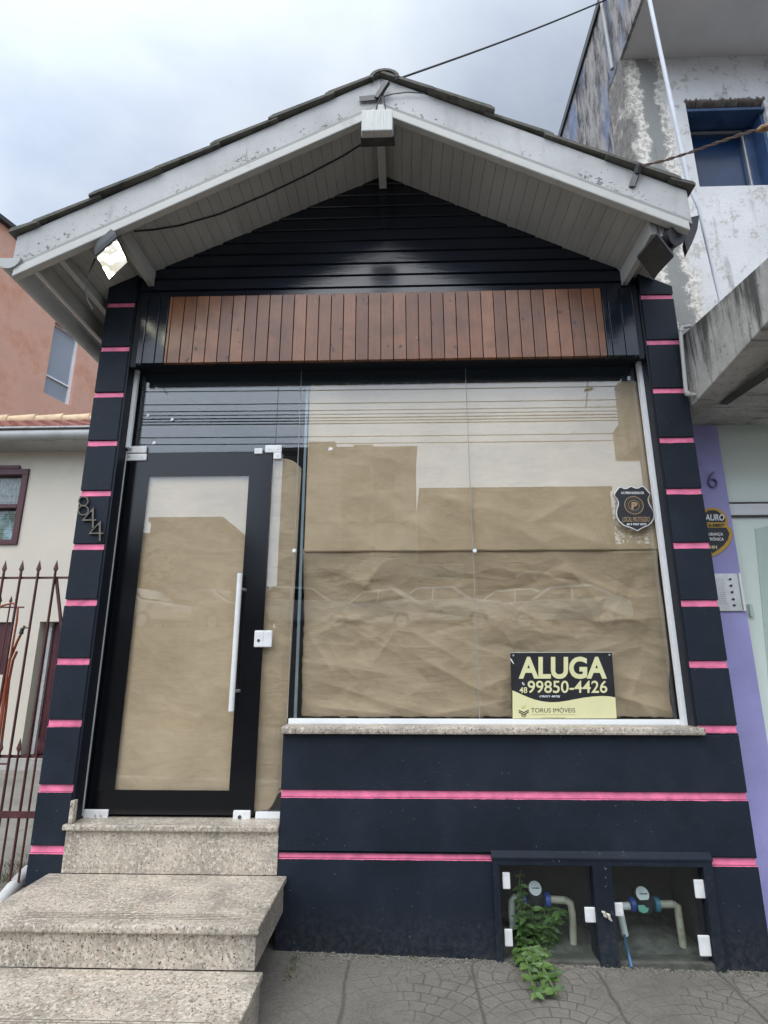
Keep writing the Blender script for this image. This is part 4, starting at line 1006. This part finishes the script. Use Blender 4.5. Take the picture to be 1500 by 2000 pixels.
tag(MB().tube([PZ(56, 1702, .155), PZ(30, 1728, .15), PZ(-40, 1818, .15)], .038, 18).build('drain_pipe', pvcw, smooth='auto'), 'scuffed white drain pipe lying beside the left pillar', 'pipe')
# cream house
YC = 4.5
ch_ = thing('cream_house', (-6, YC, .12), 'cream house with red tiled roof and oxblood window at left edge', 'house')
zc = P(80, 880, YC)[2]
xo0, xo1 = P(58, 1350, YC)[0], -4.05
zo1, zo0 = P(90, 1214, YC)[2], P(70, 1476, YC)[2]
wx0, wx1 = P(-60, 1000, YC)[0], P(47, 990, YC)[0]; wz0, wz1 = P(20, 1064, YC)[2], P(20, 917, YC)[2]
bx1 = P(17, 1260, YC)[0]; bz1, bz0 = P(8, 1215, YC)[2], P(8, 1318, YC)[2]
cwl = MB()
def wall_with_holes(mb, x0, x1, z0, z1, y0, y1, holes):
    xs = sorted({x0, x1, *[h[0] for h in holes], *[h[1] for h in holes]}); zs = sorted({z0, z1, *[h[2] for h in holes], *[h[3] for h in holes]})
    vid = {}
    for i in range(len(xs)-1):
        for j in range(len(zs)-1):
            cx_, cz_ = (xs[i]+xs[i+1])/2, (zs[j]+zs[j+1])/2
            if any(h[0] < cx_ < h[1] and h[2] < cz_ < h[3] for h in holes): continue
            mb.box(xs[i], xs[i+1], y0, y1, zs[j], zs[j+1])
    return mb
wall_with_holes(cwl, -11, -2.6, 0, zc, YC, YC+.25, [(xo0, xo1, zo0, zo1), (wx0, wx1, wz0, wz1), (-9, bx1, bz0, bz1)])
cwl.box(-11, -10.8, YC+.25, 9, 0, zc).box(-2.8, -2.6, YC+.25, 9, 0, zc)
cwl.build('wall', cream, ch_)
box('interior', dark, ch_, -10.7, -2.9, YC+1.2, YC+1.3, .1, zc)
box('front_step', conc, ch_, xo0-.3, xo1+.3, YC-.25, YC+.3, 0, zo0)
dd = box('door', dred, ch_, P(100, 1300, YC+.2)[0], xo1, YC+.14, YC+.19, zo0+.002, zo1-.002)
for k in range(3): box('door_panel', dred, dd, P(100, 1300, YC+.2)[0]+.08, xo1-.05, YC+.128, YC+.139, zo0+.15+k*.52, zo0+.52+k*.52, ch=.01)
MB().box(P(100, 1300, YC+.2)[0]-.04, P(100, 1300, YC+.2)[0]-.001, YC+.10, YC+.2, zo0, zo1-.002).build('door_jamb', whitep, ch_)
wfm = MB(); t_ = .085
for a in ((wx0, wx1, wz1-t_, wz1), (wx0, wx1, wz0, wz0+t_*.8), (wx1-t_, wx1, wz0+t_*.8, wz1-t_), (wx0, wx0+t_, wz0+t_*.8, wz1-t_), (wx0+t_, wx1-t_, (wz0+wz1)/2-.03, (wz0+wz1)/2+.03)):
    wfm.box(a[0]+.001, a[1]-.001, YC-.03, YC+.1, a[2], a[3], ch=.006)
wfm.box(wx0-.05, wx1-.14, YC-.035, YC+.01, wz1+.002, wz1+.05)
wn = wfm.build('window', dred, ch_)
box('curtain', lace, wn, wx0+t_, wx1-t_, YC+.10, YC+.12, (wz0+wz1)/2, wz1-t_); box('blind', winview, wn, wx0+t_, wx1-t_, YC+.10, YC+.12, wz0+t_*.8, (wz0+wz1)/2-.001)
pane(wn, wx0+t_, wx1-t_, wz0+t_*.8, wz1-t_, mat=glass2).location.y += YC+.06-GY
box('basement_window', dred, ch_, -9, bx1-.001, YC+.05, YC+.12, bz0+.001, bz1-.001)
ze = P(80, 850, YC-.35)[2]
MB().box(-11, -2.6, YC-.40, YC-.001, zc-.02, zc+.02).build('soffit', grey, ch_)
gg = MB().tube([(-11, YC-.40, ze-.04), (-2.55, YC-.40, ze-.015)], .075, 14).build('gutter', grey, ch_, smooth='auto')
box('gutter_lip', whitep, gg, -11, -2.55, YC-.482, YC-.33, ze+.055, ze+.075)
zrg = P(80, 826, YC+1.0)[2]; yr0, yr1 = YC-.42, YC+1.0; ze0 = ze+.07
rt_ = MB(); nrow = 5; nx = 34*6; xx0, xx1 = -10.4, -2.5
for r_ in range(nrow):
    def fn(u, v, r_=r_):
        t_ = (r_+v*1.12)/nrow; x = xx0+(xx1-xx0)*u; ph = (u*34) % 1
        hgt = .035*abs(math.sin(math.pi*ph))+.03*(1-v)
        return Vector((x, yr0+(yr1-yr0)*min(t_, 1), ze0+(zrg-ze0)*min(t_, 1)+hgt))
    rt_.grid(fn, nx, 2)
    # front lip of each course
    def fl_(u, v, r_=r_):
        p = fn(u, 0, r_); return p-Vector((0, 0, .03*v))
    rt_.grid(fl_, nx, 1)
rt_.prism([(xx0, yr0, ze0-.01), (xx1, yr0, ze0-.01), (xx1, yr1, zrg-.01), (xx0, yr1, zrg-.01)], (0, 0, -.04))
ro = rt_.build('roof', tred, ch_)
rg = MB()
for i in range(18):
    x0 = xx0+i*.45; rg.tube([(x0, yr1, zrg+.035), (x0+.46, yr1, zrg+.05)], [.085, .10], 12)
rg.build('ridge_tiles', ridge, ro, smooth='auto')
MB().prism([(xx0, yr1+.05, zrg-.05), (xx1, yr1+.05, zrg-.05), (xx1, yr1+3, ze0), (xx0, yr1+3, ze0)], (0, 0, -.04)).build('roof_back', tred, ch_)
# small inner gate and orange cord
YG = 3.2
gt_ = thing('inner_gate', P(10, 1500, YG), 'small spiked inner gate behind the dark red fence', 'gate')
z1 = P(15, 1186, YG)[2]; zz = P(15, 1182, YG)[2]
for k in range(6):
    x = P(20, 1180, YG)[0]-k*.115; MB().tube([(x, YG, .14), (x, YG, zz+.03), (x, YG, zz+.045), (x, YG, zz+.10)], [.008, .008, .018, .001], 8).build('picket', rust, gt_)
MB().bar((-5.2, YG+.01, z1), (P(46, 1186, YG)[0], YG+.01, z1), .008, .016).build('rail', rust, gt_); MB().bar((-5.2, YG+.01, .35), (P(30, 1400, YG)[0], YG+.01, .35), .008, .016).build('rail', rust, gt_)
cp = [P(x, y, 2.6) for x, y in ((-20, 1200), (5, 1183), (25, 1178), (35, 1188), (33, 1212), (28, 1240), (22, 1275), (14, 1320), (8, 1370), (0, 1430), (-10, 1500))]
cp2 = [P(x, y, 2.62) for x, y in ((48, 1222), (42, 1236), (34, 1252), (26, 1272), (18, 1290), (10, 1330), (4, 1385), (-6, 1460))]
tag(MB().tube(cp, .010, 7).tube(cp2, .012, 7).tube([p+Vector((.03, .01, 0)) for p in cp2[3:]], .012, 7).build('orange_hose', cordm, smooth='auto'), 'tangle of orange hose hanging behind the spiked fence', 'hose')
q = P(42, 1232, 2.6); tag(MB().tube([q+Vector((0, 0, -.03)), q+Vector((.005, 0, .02)), q+Vector((.03, 0, .03)), q+Vector((.07, 0, .025))], [.02, .016, .008, .006], 8).build('garden_tap', dmet), 'dark garden tap holding the orange hose', 'tap')

# orange building, its wall running back at an angle
az = R(17); p0 = P(100, 700, 8.5); wd = Vector((math.sin(az), math.cos(az), 0)); wn_ = Vector((math.cos(az), -math.sin(az), 0))
ob = thing('orange_building', (p0[0], p0[1], .1), 'tall orange rendered building with one narrow window behind the cream house', 'building')
OP = lambda x, y, off=0: PP(x, y, p0, wn_)+wn_*off
ztop = PP(12, 443, p0, wn_)[2]
ws = [OP(108, 628), OP(157, 660), OP(140, 795), OP(85, 766)]
sA = [(p-p0).dot(wd) for p in ws]; s0, s1 = (sA[0]+sA[3])/2, (sA[1]+sA[2])/2; wzt, wzb = (ws[0][2]+ws[1][2])/2, (ws[2][2]+ws[3][2])/2
def obx(mb, s0, s1, z0, z1, d0, d1):
    b = [p0+wd*s+wn_*d for s, d in ((s0, d0), (s1, d0), (s1, d1), (s0, d1))]
    return mb.prism([Vector((p.x, p.y, z0)) for p in b], (0, 0, z1-z0))
ow = MB()
for a in ((-7, s0, .1, ztop), (s1, 9, .1, ztop), (s0, s1, .1, wzb), (s0, s1, wzt, ztop)): obx(ow, *a, -.3, 0)
obx(ow, -7, 9, .1, ztop, -6, -.3); ow.build('wall', orange, ob)
obx(MB(), -7.2, 9.2, ztop+.002, ztop+.10, -6, .12).build('roof_edge', dmet, ob)
wo_ = MB(); t_ = .035
for a in ((s0, s0+t_, wzb, wzt), (s1-.07, s1, wzb, wzt), (s0+t_, s1-.07, wzb, wzb+t_), (s0+t_, s1-.07, wzt-t_, wzt)): obx(wo_, a[0]+.001, a[1]-.001, a[2]+.001, a[3]-.001, -.14, -.08)
zm = wzb+(wzt-wzb)*.27; obx(wo_, s0+t_, s1-.07, zm-.018, zm+.018, -.13, -.075)
wno = wo_.build('window', whitem, ob); obx(MB(), s0+t_, s1-.07, wzb+t_, wzt-t_, -.125, -.115).build('pane', greywin, wno)

# ================================================================== RIGHT NEIGHBOUR
XW, Y1 = 1.585, .27
nb = thing('weathered_building', (2.6, Y1, .05), 'mouldy concrete building with blue window, canopy and purple doorway at right', 'building')
zS, zTop, YBAL = 5.50, 6.33, -.28
wl = [P(1345, 215, Y1), P(1487, 205, Y1), P(1500, 362, Y1), P(1362, 364, Y1)]
bx0, bx1_, bz0, bz1 = (wl[0][0]+wl[3][0])/2, wl[1][0]+.02, (wl[3][2]+wl[2][2])/2, (wl[0][2]+wl[1][2])/2
dx0 = P(1395, 802, Y1)[0]; dz1 = P(1440, 800, Y1)[2]
uw = MB(); zcn = 3.0
wall_with_holes(uw, XW+.002, 5.2, zcn, zS, Y1, Y1+.25, [(bx0, bx1_, bz0, bz1+.062)])
uw.build('upper_wall', weath, nb)
lwm = MB(); wall_with_holes(lwm, XW+.001, 5.2, -.1, zcn-.001, Y1, Y1+.25, [(dx0, 3.6, -.1, dz1)])
lwm.build('purple_wall', purple, nb)
# mouldy side wall, with the upper floor jutting forward
MB().box(XW, XW+.2, Y1+.252, 9, 3.3, zTop-.05).box(XW, XW+.02, YBAL, Y1+.25, zS+.003, zTop-.05).build('mouldy_wall', sidew, nb)
MB().box(XW-.02, XW+.22, YBAL-.02, 9, zTop-.048, zTop+.02).build('coping', dmet, nb)
MB().box(XW+.021, 5.2, YBAL, Y1+.25, zS+.001, zS+.12).box(XW+.021, 5.2, YBAL, YBAL+.1, zS+.121, zTop-.05).build('balcony_slab', plast, nb)
box('rear_block', conc, nb, XW+.203, 5.2, Y1+.253, 8.9, 0, zTop-.1)
# blue window deep in its opening
YW = Y1+.135
bw = MB().box(bx0+.001, bx1_-.001, Y1+.002, YW+.06, bz1-.022, bz1-.001).box(bx1_-.022, bx1_-.001, Y1+.03, YW+.06, bz0+.001, bz1-.0225).box(bx0+.001, bx0+.012, Y1+.03, YW+.06, bz0+.001, bz1-.0225)
bwo = bw.build('window', bluep, nb)
box('pane', pm('dark_blue_glass', (.012, .035, .09), .14, .5, 2.5, 20, 0, spec=.3), bwo, bx0+.013, bx1_-.023, YW+.03, YW+.036, bz0+.002, bz1-.023)
MB().box(bx0+.013, bx1_-.075, YW+.012, YW+.028, bz1-.052, bz1-.040).box(bx1_-.087, bx1_-.075, YW+.012, YW+.028, bz0+.002, bz1-.0525).build('sash', alum, bwo)
MB().box(bx0+.013, bx1_-.023, YW+.0285, YW+.0295, bz1-.040, bz1-.023).box(bx1_-.075, bx1_-.023, YW+.0, YW+.0295, bz0+.002, bz1-.0405).build('side_board', bluep, bwo)
box('window_back', dark, bwo, bx0+.002, bx1_-.002, YW+.062, YW+.075, bz0+.002, bz1-.002)
rb = random.Random(8); jg = [rb.uniform(-1, 1) for _ in range(60)]
def fbr(u, v):
    x = bx0-.010+(bx1_-bx0+.02)*u; k = u*40; i = int(k); j = jg[i]*(1-k+i)+jg[i+1]*(k-i)
    lip = max(0, 1-v*5)
    return Vector((x, Y1-.004+.16*v-.004*lip, bz1+.060-.058*v+lip*(.010+.012*j)+.006*jg[(i*7+int(v*6)*3) % 50]*(v > .1)))
o = MB().grid(fbr, 80, 12).build('broken_lintel_plaster', pm('broken_plaster', (.22, .19, .165), .95, .4, 16, 40, .6), bwo, smooth=True)
md = o.modifiers.new('t', 'SOLIDIFY'); md.thickness = .012
# canopy
e1, e2, e3, e4 = PX(1337, 648, XW), PX(1500, 505, XW), PX(1360, 784, XW), PX(1500, 622, XW)
zcu, zcl = (e1[2]+e2[2])/2-.005, (e3[2]+e4[2])/2-.005
cn = MB().prism([(XW, Y1-.001, e1[2]+.03), (XW, -.9, e2[2]-.01), (XW, -.9, e4[2]+.01), (XW, -.03, e3[2]+.0), (XW, Y1-.001, e3[2]-.01)], (3.5, 0, 0))
cn.build('canopy', canm, nb, ch=.006)
a = PX(1400, 735, XW+.12); MB().prism([(XW+.13, -.02, e3[2]-.006), (XW+.16, -.4, e3[2]+.0), (XW+.22, -.75, e3[2]+.03), (XW+.3, -.75, e3[2]+.03), (XW+.22, -.35, e3[2]-.003), (XW+.17, -.02, e3[2]-.01)], (0, 0, -.004)).build('canopy_crack', cementd, nb)
# thin pipes
tag(MB().tube([P(1266, -12, YBAL-.03), P(1345, 362, YBAL-.03), P(1364, 405, YBAL-.02), P(1408, 592, YBAL-.0)], [.0115, .0115, .009, .009], 12).build('conduit', pm('white_conduit', (.60, .62, .66), .5, .08), smooth='auto'), 'tall white conduit leaning down the peeling wall beside the blue window', 'conduit')
tag(MB().tube([PX(1172, -14, XW-.03), PX(1196, 135, XW-.03)], .014, 10).build('pipe_stub', grey, smooth='auto'), 'short grey pipe on the mouldy side wall against the sky', 'pipe')
cp = [P(1349, 637, -.04), P(1331, 639, -.04), P(1329, 648, -.04), P(1334, 700, -.04), P(1340, 766, -.04), P(1345, 771, -.04), P(1360, 771, -.04)]
tag(MB().tube(cp, .0105, 12).tube(cp[1:3], .014, 12).tube(cp[4:6], .014, 12).build('elbow_conduit', pm('dusty_conduit', (.42, .42, .40), .5, .15), smooth='auto'), 'thin grey elbow conduit by the canopy edge', 'conduit')
# doorway
YDo = Y1+.10
gd = MB(); fw_ = .05
zrail = P(1440, 992, YDo)[2]
for a in ((dx0, dx0+.012, .0, dz1), (dx0+.012, 3.6, dz1-.035, dz1), (dx0+.012, 3.6, zrail-.05, zrail+.02), (3.5, 3.6, 0, dz1-.036)): gd.box(a[0]+.001, a[1]-.001, YDo-.025, YDo+.02, a[2], a[3]-.001, ch=.003)
gdo = gd.build('entrance_door', whitem, nb); tag(gdo, 'white framed frosted entrance door')
box('fanlight', frost, gdo, dx0+.012, 3.5, YDo-.004, YDo+.004, zrail+.02, dz1-.036)
MB().box(dx0+.012, 3.5, YDo-.03, YDo+.0, zrail+.021, zrail+.027).box(dx0+.012, 3.5, YDo-.03, YDo, zrail-.058, zrail-.052).box(dx0+.012, 3.5, YDo-.03, YDo, dz1-.044, dz1-.038).build('gasket', dmet, gdo)
box('pane', frost, gdo, dx0+.012, 3.5, YDo-.004, YDo+.004, .0, zrail-.058)
q = P(1475, 1030, YDo-.01); MB().prism([P(1475, 1033, YDo-.008), P(1515, 1024, YDo-.008), P(1540, 1400, YDo-.008), P(1508, 1400, YDo-.008)], (0, .003, 0)).build('reflective_panel', frostd, gdo)
a, b = P(1461, 1180, YDo-.02), P(1472, 1204, YDo-.02); MB().box(a[0], b[0], YDo-.03, YDo-.005, b[2], a[2], ch=.004).build('lock', frostd, gdo)
box('door_step', conc, nb, dx0, 3.6, Y1-.02, Y1+.3, -.1, .07)
# number 6
n6 = At(6.25, 6.25, 1360, 900, Y1-.002)
tag(text_mb('6', 135, 245, 330, 135, -.028, .014, 0, lambda u, v, d: n6(u, v, d)).build('house_number', pm('purple_digit', (.13, .12, .26), .6)), 'raised digit 6 on the purple wall', 'number')
# guard sign
gs_ = thing('guard_sign', n6(195, 1165), 'black and gold guard shield partly hidden behind the right pillar', 'sign')
half = [(190, 575), (240, 580), (290, 605), (345, 650), (375, 690), (380, 745), (375, 790), (420, 830), (440, 890), (425, 970), (385, 1040), (320, 1105), (260, 1140), (200, 1168)]
def full(k=1.0, c=(190, 860)): 
    L = [(190-(u-190)*.0+(u-190), v) for u, v in half]; Rr = [(190-(u-190)*1.05, v) for u, v in half[::-1]]
    return [(c[0]+(u-c[0])*k, c[1]+(v-c[1])*k) for u, v in L+Rr]
MB().prism([n6(u, v, .001) for u, v in full()], (0, -.004, 0)).build('board', goldd, gs_)
tp = [(190, 606), (240, 610), (300, 655), (350, 715), (340, 752), (40, 752), (30, 715), (80, 655), (140, 610)]
bt = [(20, 818), (360, 818), (398, 890), (380, 960), (330, 1030), (260, 1085), (195, 1130), (130, 1085), (50, 1030), (0, 960), (-18, 890)]
MB().prism([n6(u, v, .0058) for u, v in tp], (0, -.0006, 0)).prism([n6(u, v, .0058) for u, v in bt], (0, -.0006, 0)).build('black_field', ink, gs_)
for body, a, mt in (('MAURO', (45, 335, 655, 735), inkw), ('6-0807', (140, 335, 770, 808), ink), ('SEGURANÇA', (70, 318, 880, 925), inkw), ('ELETRÔNICA', (70, 328, 932, 978), inkw), ('24H', (140, 245, 1035, 1078), gold)):
    tx(body, *a, mt, .025, d0=.0066, parent=gs_, at=n6)
# intercom
it = thing('intercom', n6(430, 1830), 'metal intercom panel with five buttons on the purple wall', 'intercom')
a, b = n6(215, 1375), n6(552, 1835)
pa = [n6(215, 1375), n6(490, 1378), n6(555, 1838), n6(290, 1838)]
xa_, xb_ = n6(225, 1600)[0]-.012, n6(525, 1600)[0]
MB().box(xa_, xb_, Y1-.012, Y1-.001, n6(400, 1838)[2], n6(400, 1378)[2], ch=.003).build('plate', alum, it)
MB().box(xb_+.001, xb_+.012, Y1-.02, Y1-.001, n6(400, 1838)[2], n6(400, 1378)[2], ch=.002).build('edge_cover', whitem, it)
for u, v in ((392, 1450), (405, 1528), (411, 1607), (428, 1693), (436, 1766)):
    q = n6(u, v, .011); MB().tube([(xb_-.045, q[1]-.005, q[2]), (xb_-.045, q[1], q[2])], .006, 12).build('button', ink, it)
hl = MB()
for j in range(14):
    for i in range(6): 
        z_ = n6(300, 1450+j*23)[2]; x_ = xb_-.125+i*.008; hl.box(x_-.0014, x_+.0014, Y1-.0128, Y1-.0115, z_-.0014, z_+.0014)
hl.build('speaker_holes', ink, it)

# ================================================================== ACROSS THE STREET (seen mirrored in the glass)
def block(name, lab, x0, x1, yf, z1, m, wins, cat='building', dep=9):
    t = thing(name, ((x0+x1)/2, yf, 2.33), lab, cat)
    MB().box(x0, x1, yf-dep, yf, 2.30, z1).build('wall', m, t)
    MB().box(x0-.1, x1+.1, yf-dep, yf+.1, z1+.002, z1+.25).build('parapet', m, t)
    for a in wins: MB().box(a[0], a[1], yf+.002, yf+.06, a[2], a[3]).build('window', carglass, t)
    return t
a, b = M(600, 882, 30), M(812, 882, 30)
wn2 = []
for py in (935, 1000, 1065):
    for x0, x1 in ((668, 722), (730, 770)):
        p_, q_ = M(x0, py-25, 30), M(x1, py+22, 30); wn2.append((p_[0], q_[0], q_[2], p_[2]))
block('apartment_block', 'grey apartment block across the street reflected in the window', a[0]-1.5, b[0], -30, a[2], facade, wn2)
a, b = M(815, 962, 29), M(1192, 962, 29)
block('low_building', 'low brown commercial building across the street reflected in the window', b[0]*0+a[0]+.2, b[0], -29, a[2], pm('brown_facade', (.16, .125, .10), .85, .1, 1), [])
ra, rb_ = M(935, 1100, 28), M(1110, 1150, 28)
rs = thing('red_shopfront', ((ra[0]+rb_[0])/2, -28, 2.33), 'red shopfront with a white arc emblem across the street', 'shopfront')
MB().box(ra[0], rb_[0], -28.9, -28, 2.33, ra[2]).build('front', facader, rs)
q = M(1045, 1130, 27.9); arc = MB()
arc.tube([(q[0]+1.0*math.cos(k), -27.95, q[2]+.38*math.sin(k)) for k in np.linspace(.15, 2.99, 16)], .07, 6); arc.tube([(q[0], -27.95, q[2]+.05), (q[0], -27.9, q[2]+.05)], .12, 12); arc.build('emblem', inkw, rs)
a, b = M(295, 1020, 26), M(432, 1020, 26)
a2, b2 = M(1196, 1072, 27), M(1330, 1072, 27)
block('boundary_shed', 'low brown shed across the street right of the commercial building', a2[0], b2[0]+6, -27, a2[2], pm('shed_wall', (.15, .12, .095), .85, .1, 1), [])
block('corner_building', 'grey corner building across the street reflected in the door', a[0], b[0], -26, a[2], facade, [])
block('long_building', 'long low building across the street reflected behind the parked cars', -22, a[0]-.3, -27, M(300, 1050, 27)[2], facade, [])
def roof_bits(t, spots, yf, m):
    for px0, px1, py0, py1 in spots:
        a_, b_ = M(px0, py1, -yf+.5), M(px1, py0, -yf+.5); MB().box(a_[0], b_[0], yf-3, yf-.5, a_[2]-.6, b_[2]).build('roof_unit', m, t)
ap = bpy.data.objects['apartment_block']; lo_ = bpy.data.objects['low_building']
roof_bits(ap, ((602, 655, 862, 880), (690, 728, 868, 880), (745, 800, 874, 880)), -30, facade)
roof_bits(lo_, ((912, 972, 953, 965), (1060, 1085, 950, 965), (1130, 1190, 957, 965)), -29, facade)
for nm, px0, px1, py0, py1, mt in (('shop_board', 815, 905, 1100, 1132, whitep), ('shop_board', 600, 660, 1080, 1125, facade), ('shop_board', 1150, 1190, 1040, 1062, facade)):
    a_, b_ = M(px0, py1, 28.6), M(px1, py0, 28.6); MB().box(a_[0], b_[0], -28.75, -28.6, a_[2], b_[2]).build(nm, mt, lo_ if px0 > 700 else ap)
def tree(x, y, z0, z1, rad, lab, seed):
    q_ = random.Random(seed); t = thing('street_tree', (x, y, z0), lab, 'tree', 'trees across the street')
    tr = MB().tube([(x, y, z0), (x+.1, y, z0+(z1-z0)*.4), (x-.05, y, z0+(z1-z0)*.75)], [.16, .12, .05], 8)
    cr_ = MB()
    for i in range(9):
        a = q_.uniform(0, 6.28); c = Vector((x+rad*.65*math.cos(a)*q_.random(), y+rad*.5*math.sin(a), z0+(z1-z0)*q_.uniform(.5, .9)))
        tr.tube([(x, y, z0+(z1-z0)*.4), c], [.06, .02], 5)
        for k in range(150):
            p = c+Vector((q_.gauss(0, rad*.26), q_.gauss(0, rad*.26), q_.gauss(0, rad*.22))); d = Vector((q_.uniform(-1, 1), q_.uniform(-1, 1), q_.uniform(-.8, .5)))
            leafshape(cr_, p, d, Vector((q_.uniform(-.5, .5), .3, 1)), .26, .15)
    tr.build('trunk', rust, t); cr_.build('crown', leaf, t)
for (px_, py_, dd, rad, lab, sd_) in ((275, 1075, 22, 1.5, 'leafy tree across the street at the left of the door reflection', 1), (1215, 985, 24, 1.6, 'leafy tree across the street beside the commercial building', 2), (700, 1085, 24, 1.3, 'small leafy tree across the street before the apartment block', 3)):
    a_ = M(px_, py_, dd); tree(a_[0], -dd, 2.33, a_[2], rad, lab, sd_)
# pole with transformer, wires along the street
q = M(1264, 900, 8); tp = M(1225, 800, 8)
pole = thing('utility_pole', (q[0], -8, -.1), 'concrete utility pole with a transformer across the street', 'pole')
MB().tube([(q[0], -8, -.1), (q[0], -8, 8.2)], [.16, .11], 14).build('shaft', conc, pole)
zt0, zt1 = M(1220, 850, 8)[2], M(1220, 748, 8)[2]
MB().tube([(tp[0]-.0, -8.0, zt0), (tp[0], -8.0, zt0+.05), (tp[0], -8.0, zt1-.08), (tp[0], -8, zt1)], [.17, .20, .20, .14], 20).build('transformer', grey, pole)
MB().bar((tp[0]-.1, -8, 7.3), (q[0]+.9, -8, 7.3), .1, .1).build('crossarm', rust, pole)
for i, py in enumerate((742, 761, 786, 799, 806, 812, 817, 822, 847, 860)):
    z_ = M(700, py, 8.0)[2]; r_ = .011 if i not in (5, 6, 7) else .014
    o = MB().tube([(x, -8.0-.02*i, z_+.0012*(x-3)**2*.4) for x in np.linspace(-26, 26, 27)], r_, 5).build('overhead_wire', rub)
    tag(o, 'black overhead wire strung along the far side of the street', 'wire', 'overhead wires across the street')
# parked cars
def make_car(paint, lab, van=0):
    t = thing('parked_car', (0, 0, 0), lab, 'car', 'cars parked across the street')
    pr = [(-2.0, .35), (-2.05, .62), (-1.95, .86), (-1.05, .98), (-.4, 1.42), (.9, 1.46), (1.75+van*.15, 1.0+.35*van), (2.0, .92), (2.05, .5), (1.95, .32)]
    sec = [(-.86, 0), (-.80, 1), (.80, 1), (.86, 0)]
    vs = []; n = len(pr)
    for y, k in ((-.82, 1), (.82, 1)):
        for x, z in pr: vs.append((x, y*(1-.18*max(0, (z-.95)/.5)), z))
    mb = MB().add(vs, [tuple(range(n)), tuple(range(2*n-1, n-1, -1))]+[(i, n+i, n+(i+1) % n, (i+1) % n) for i in range(n)])
    mb.build('body', paint, t, ch=.05)
    gl = MB()
    for s_ in (-1, 1):
        y = lambda z: s_*(.825*(1-.18*max(0, (z-.95)/.5))+.012)
        for poly in ([(-.85, 1.0), (-.35, 1.36), (.25, 1.38), (.25, 1.0)], [(.33, 1.0), (.33, 1.38), (.85, 1.39), (1.4, 1.05)]):
            gl.prism([(x, y(z), z) for x, z in poly], (0, -.02*s_, 0))
    gl.prism([(-1.0, -.70, 1.04), (-1.0, .70, 1.04), (-.47, .62, 1.40), (-.47, -.62, 1.40)], (-.03, 0, .03))
    gl.prism([(1.68, -.66, 1.06+.3*van), (1.68, .66, 1.06+.3*van), (1.02, .6, 1.43), (1.02, -.6, 1.43)], (.03, 0, .03)); gl.build('windows', carglass, t)
    for x in (-1.25, 1.25):
        for s_ in (-1, 1):
            w = MB().tube([(x, s_*.66, .32), (x, s_*.85, .32)], .32, 20).build('wheel', tyre, t); MB().tube([(x, s_*.851, .32), (x, s_*.862, .32)], .2, 16).build('hubcap', alum, w)
    for s_ in (-1, 1): MB().box(-2.06, -1.96, s_*.62-.16, s_*.62+.16, .66, .80, ch=.03).build('headlight', whitem, t)
    return t
def dup(root, lab):
    c = root.copy(); COL.objects.link(c); c['label'] = lab
    for k in list(root.children):
        a_ = k.copy(); COL.objects.link(a_); a_.parent = c
        for g in list(k.children): b_ = g.copy(); COL.objects.link(b_); b_.parent = a_
    return c
cw_ = make_car(carw, 'white hatchback parked third from the left across the street'); cg_ = make_car(carg, 'grey car parked second from the left across the street')
for i, (px_, rot, src, lab) in enumerate(((255, 200, None, 'white car parked at the left end across the street'), (375, 25, cg_, ''), (585, 172, cw_, ''), (745, 30, None, 'white car parked in the middle of the row across the street'), (880, 205, None, 'white car turned away, right of the middle of the row'), (1010, 20, None, 'white car parked second from the right across the street'), (1105, 15, None, 'white car parked at the right end across the street'))):
    o = src or dup(cw_, lab); q = M(px_, 1238, 16.2); o.location = (q[0], -16.2-(i % 2)*.9, 2.335); o.rotation_euler = (0, 0, R(rot))
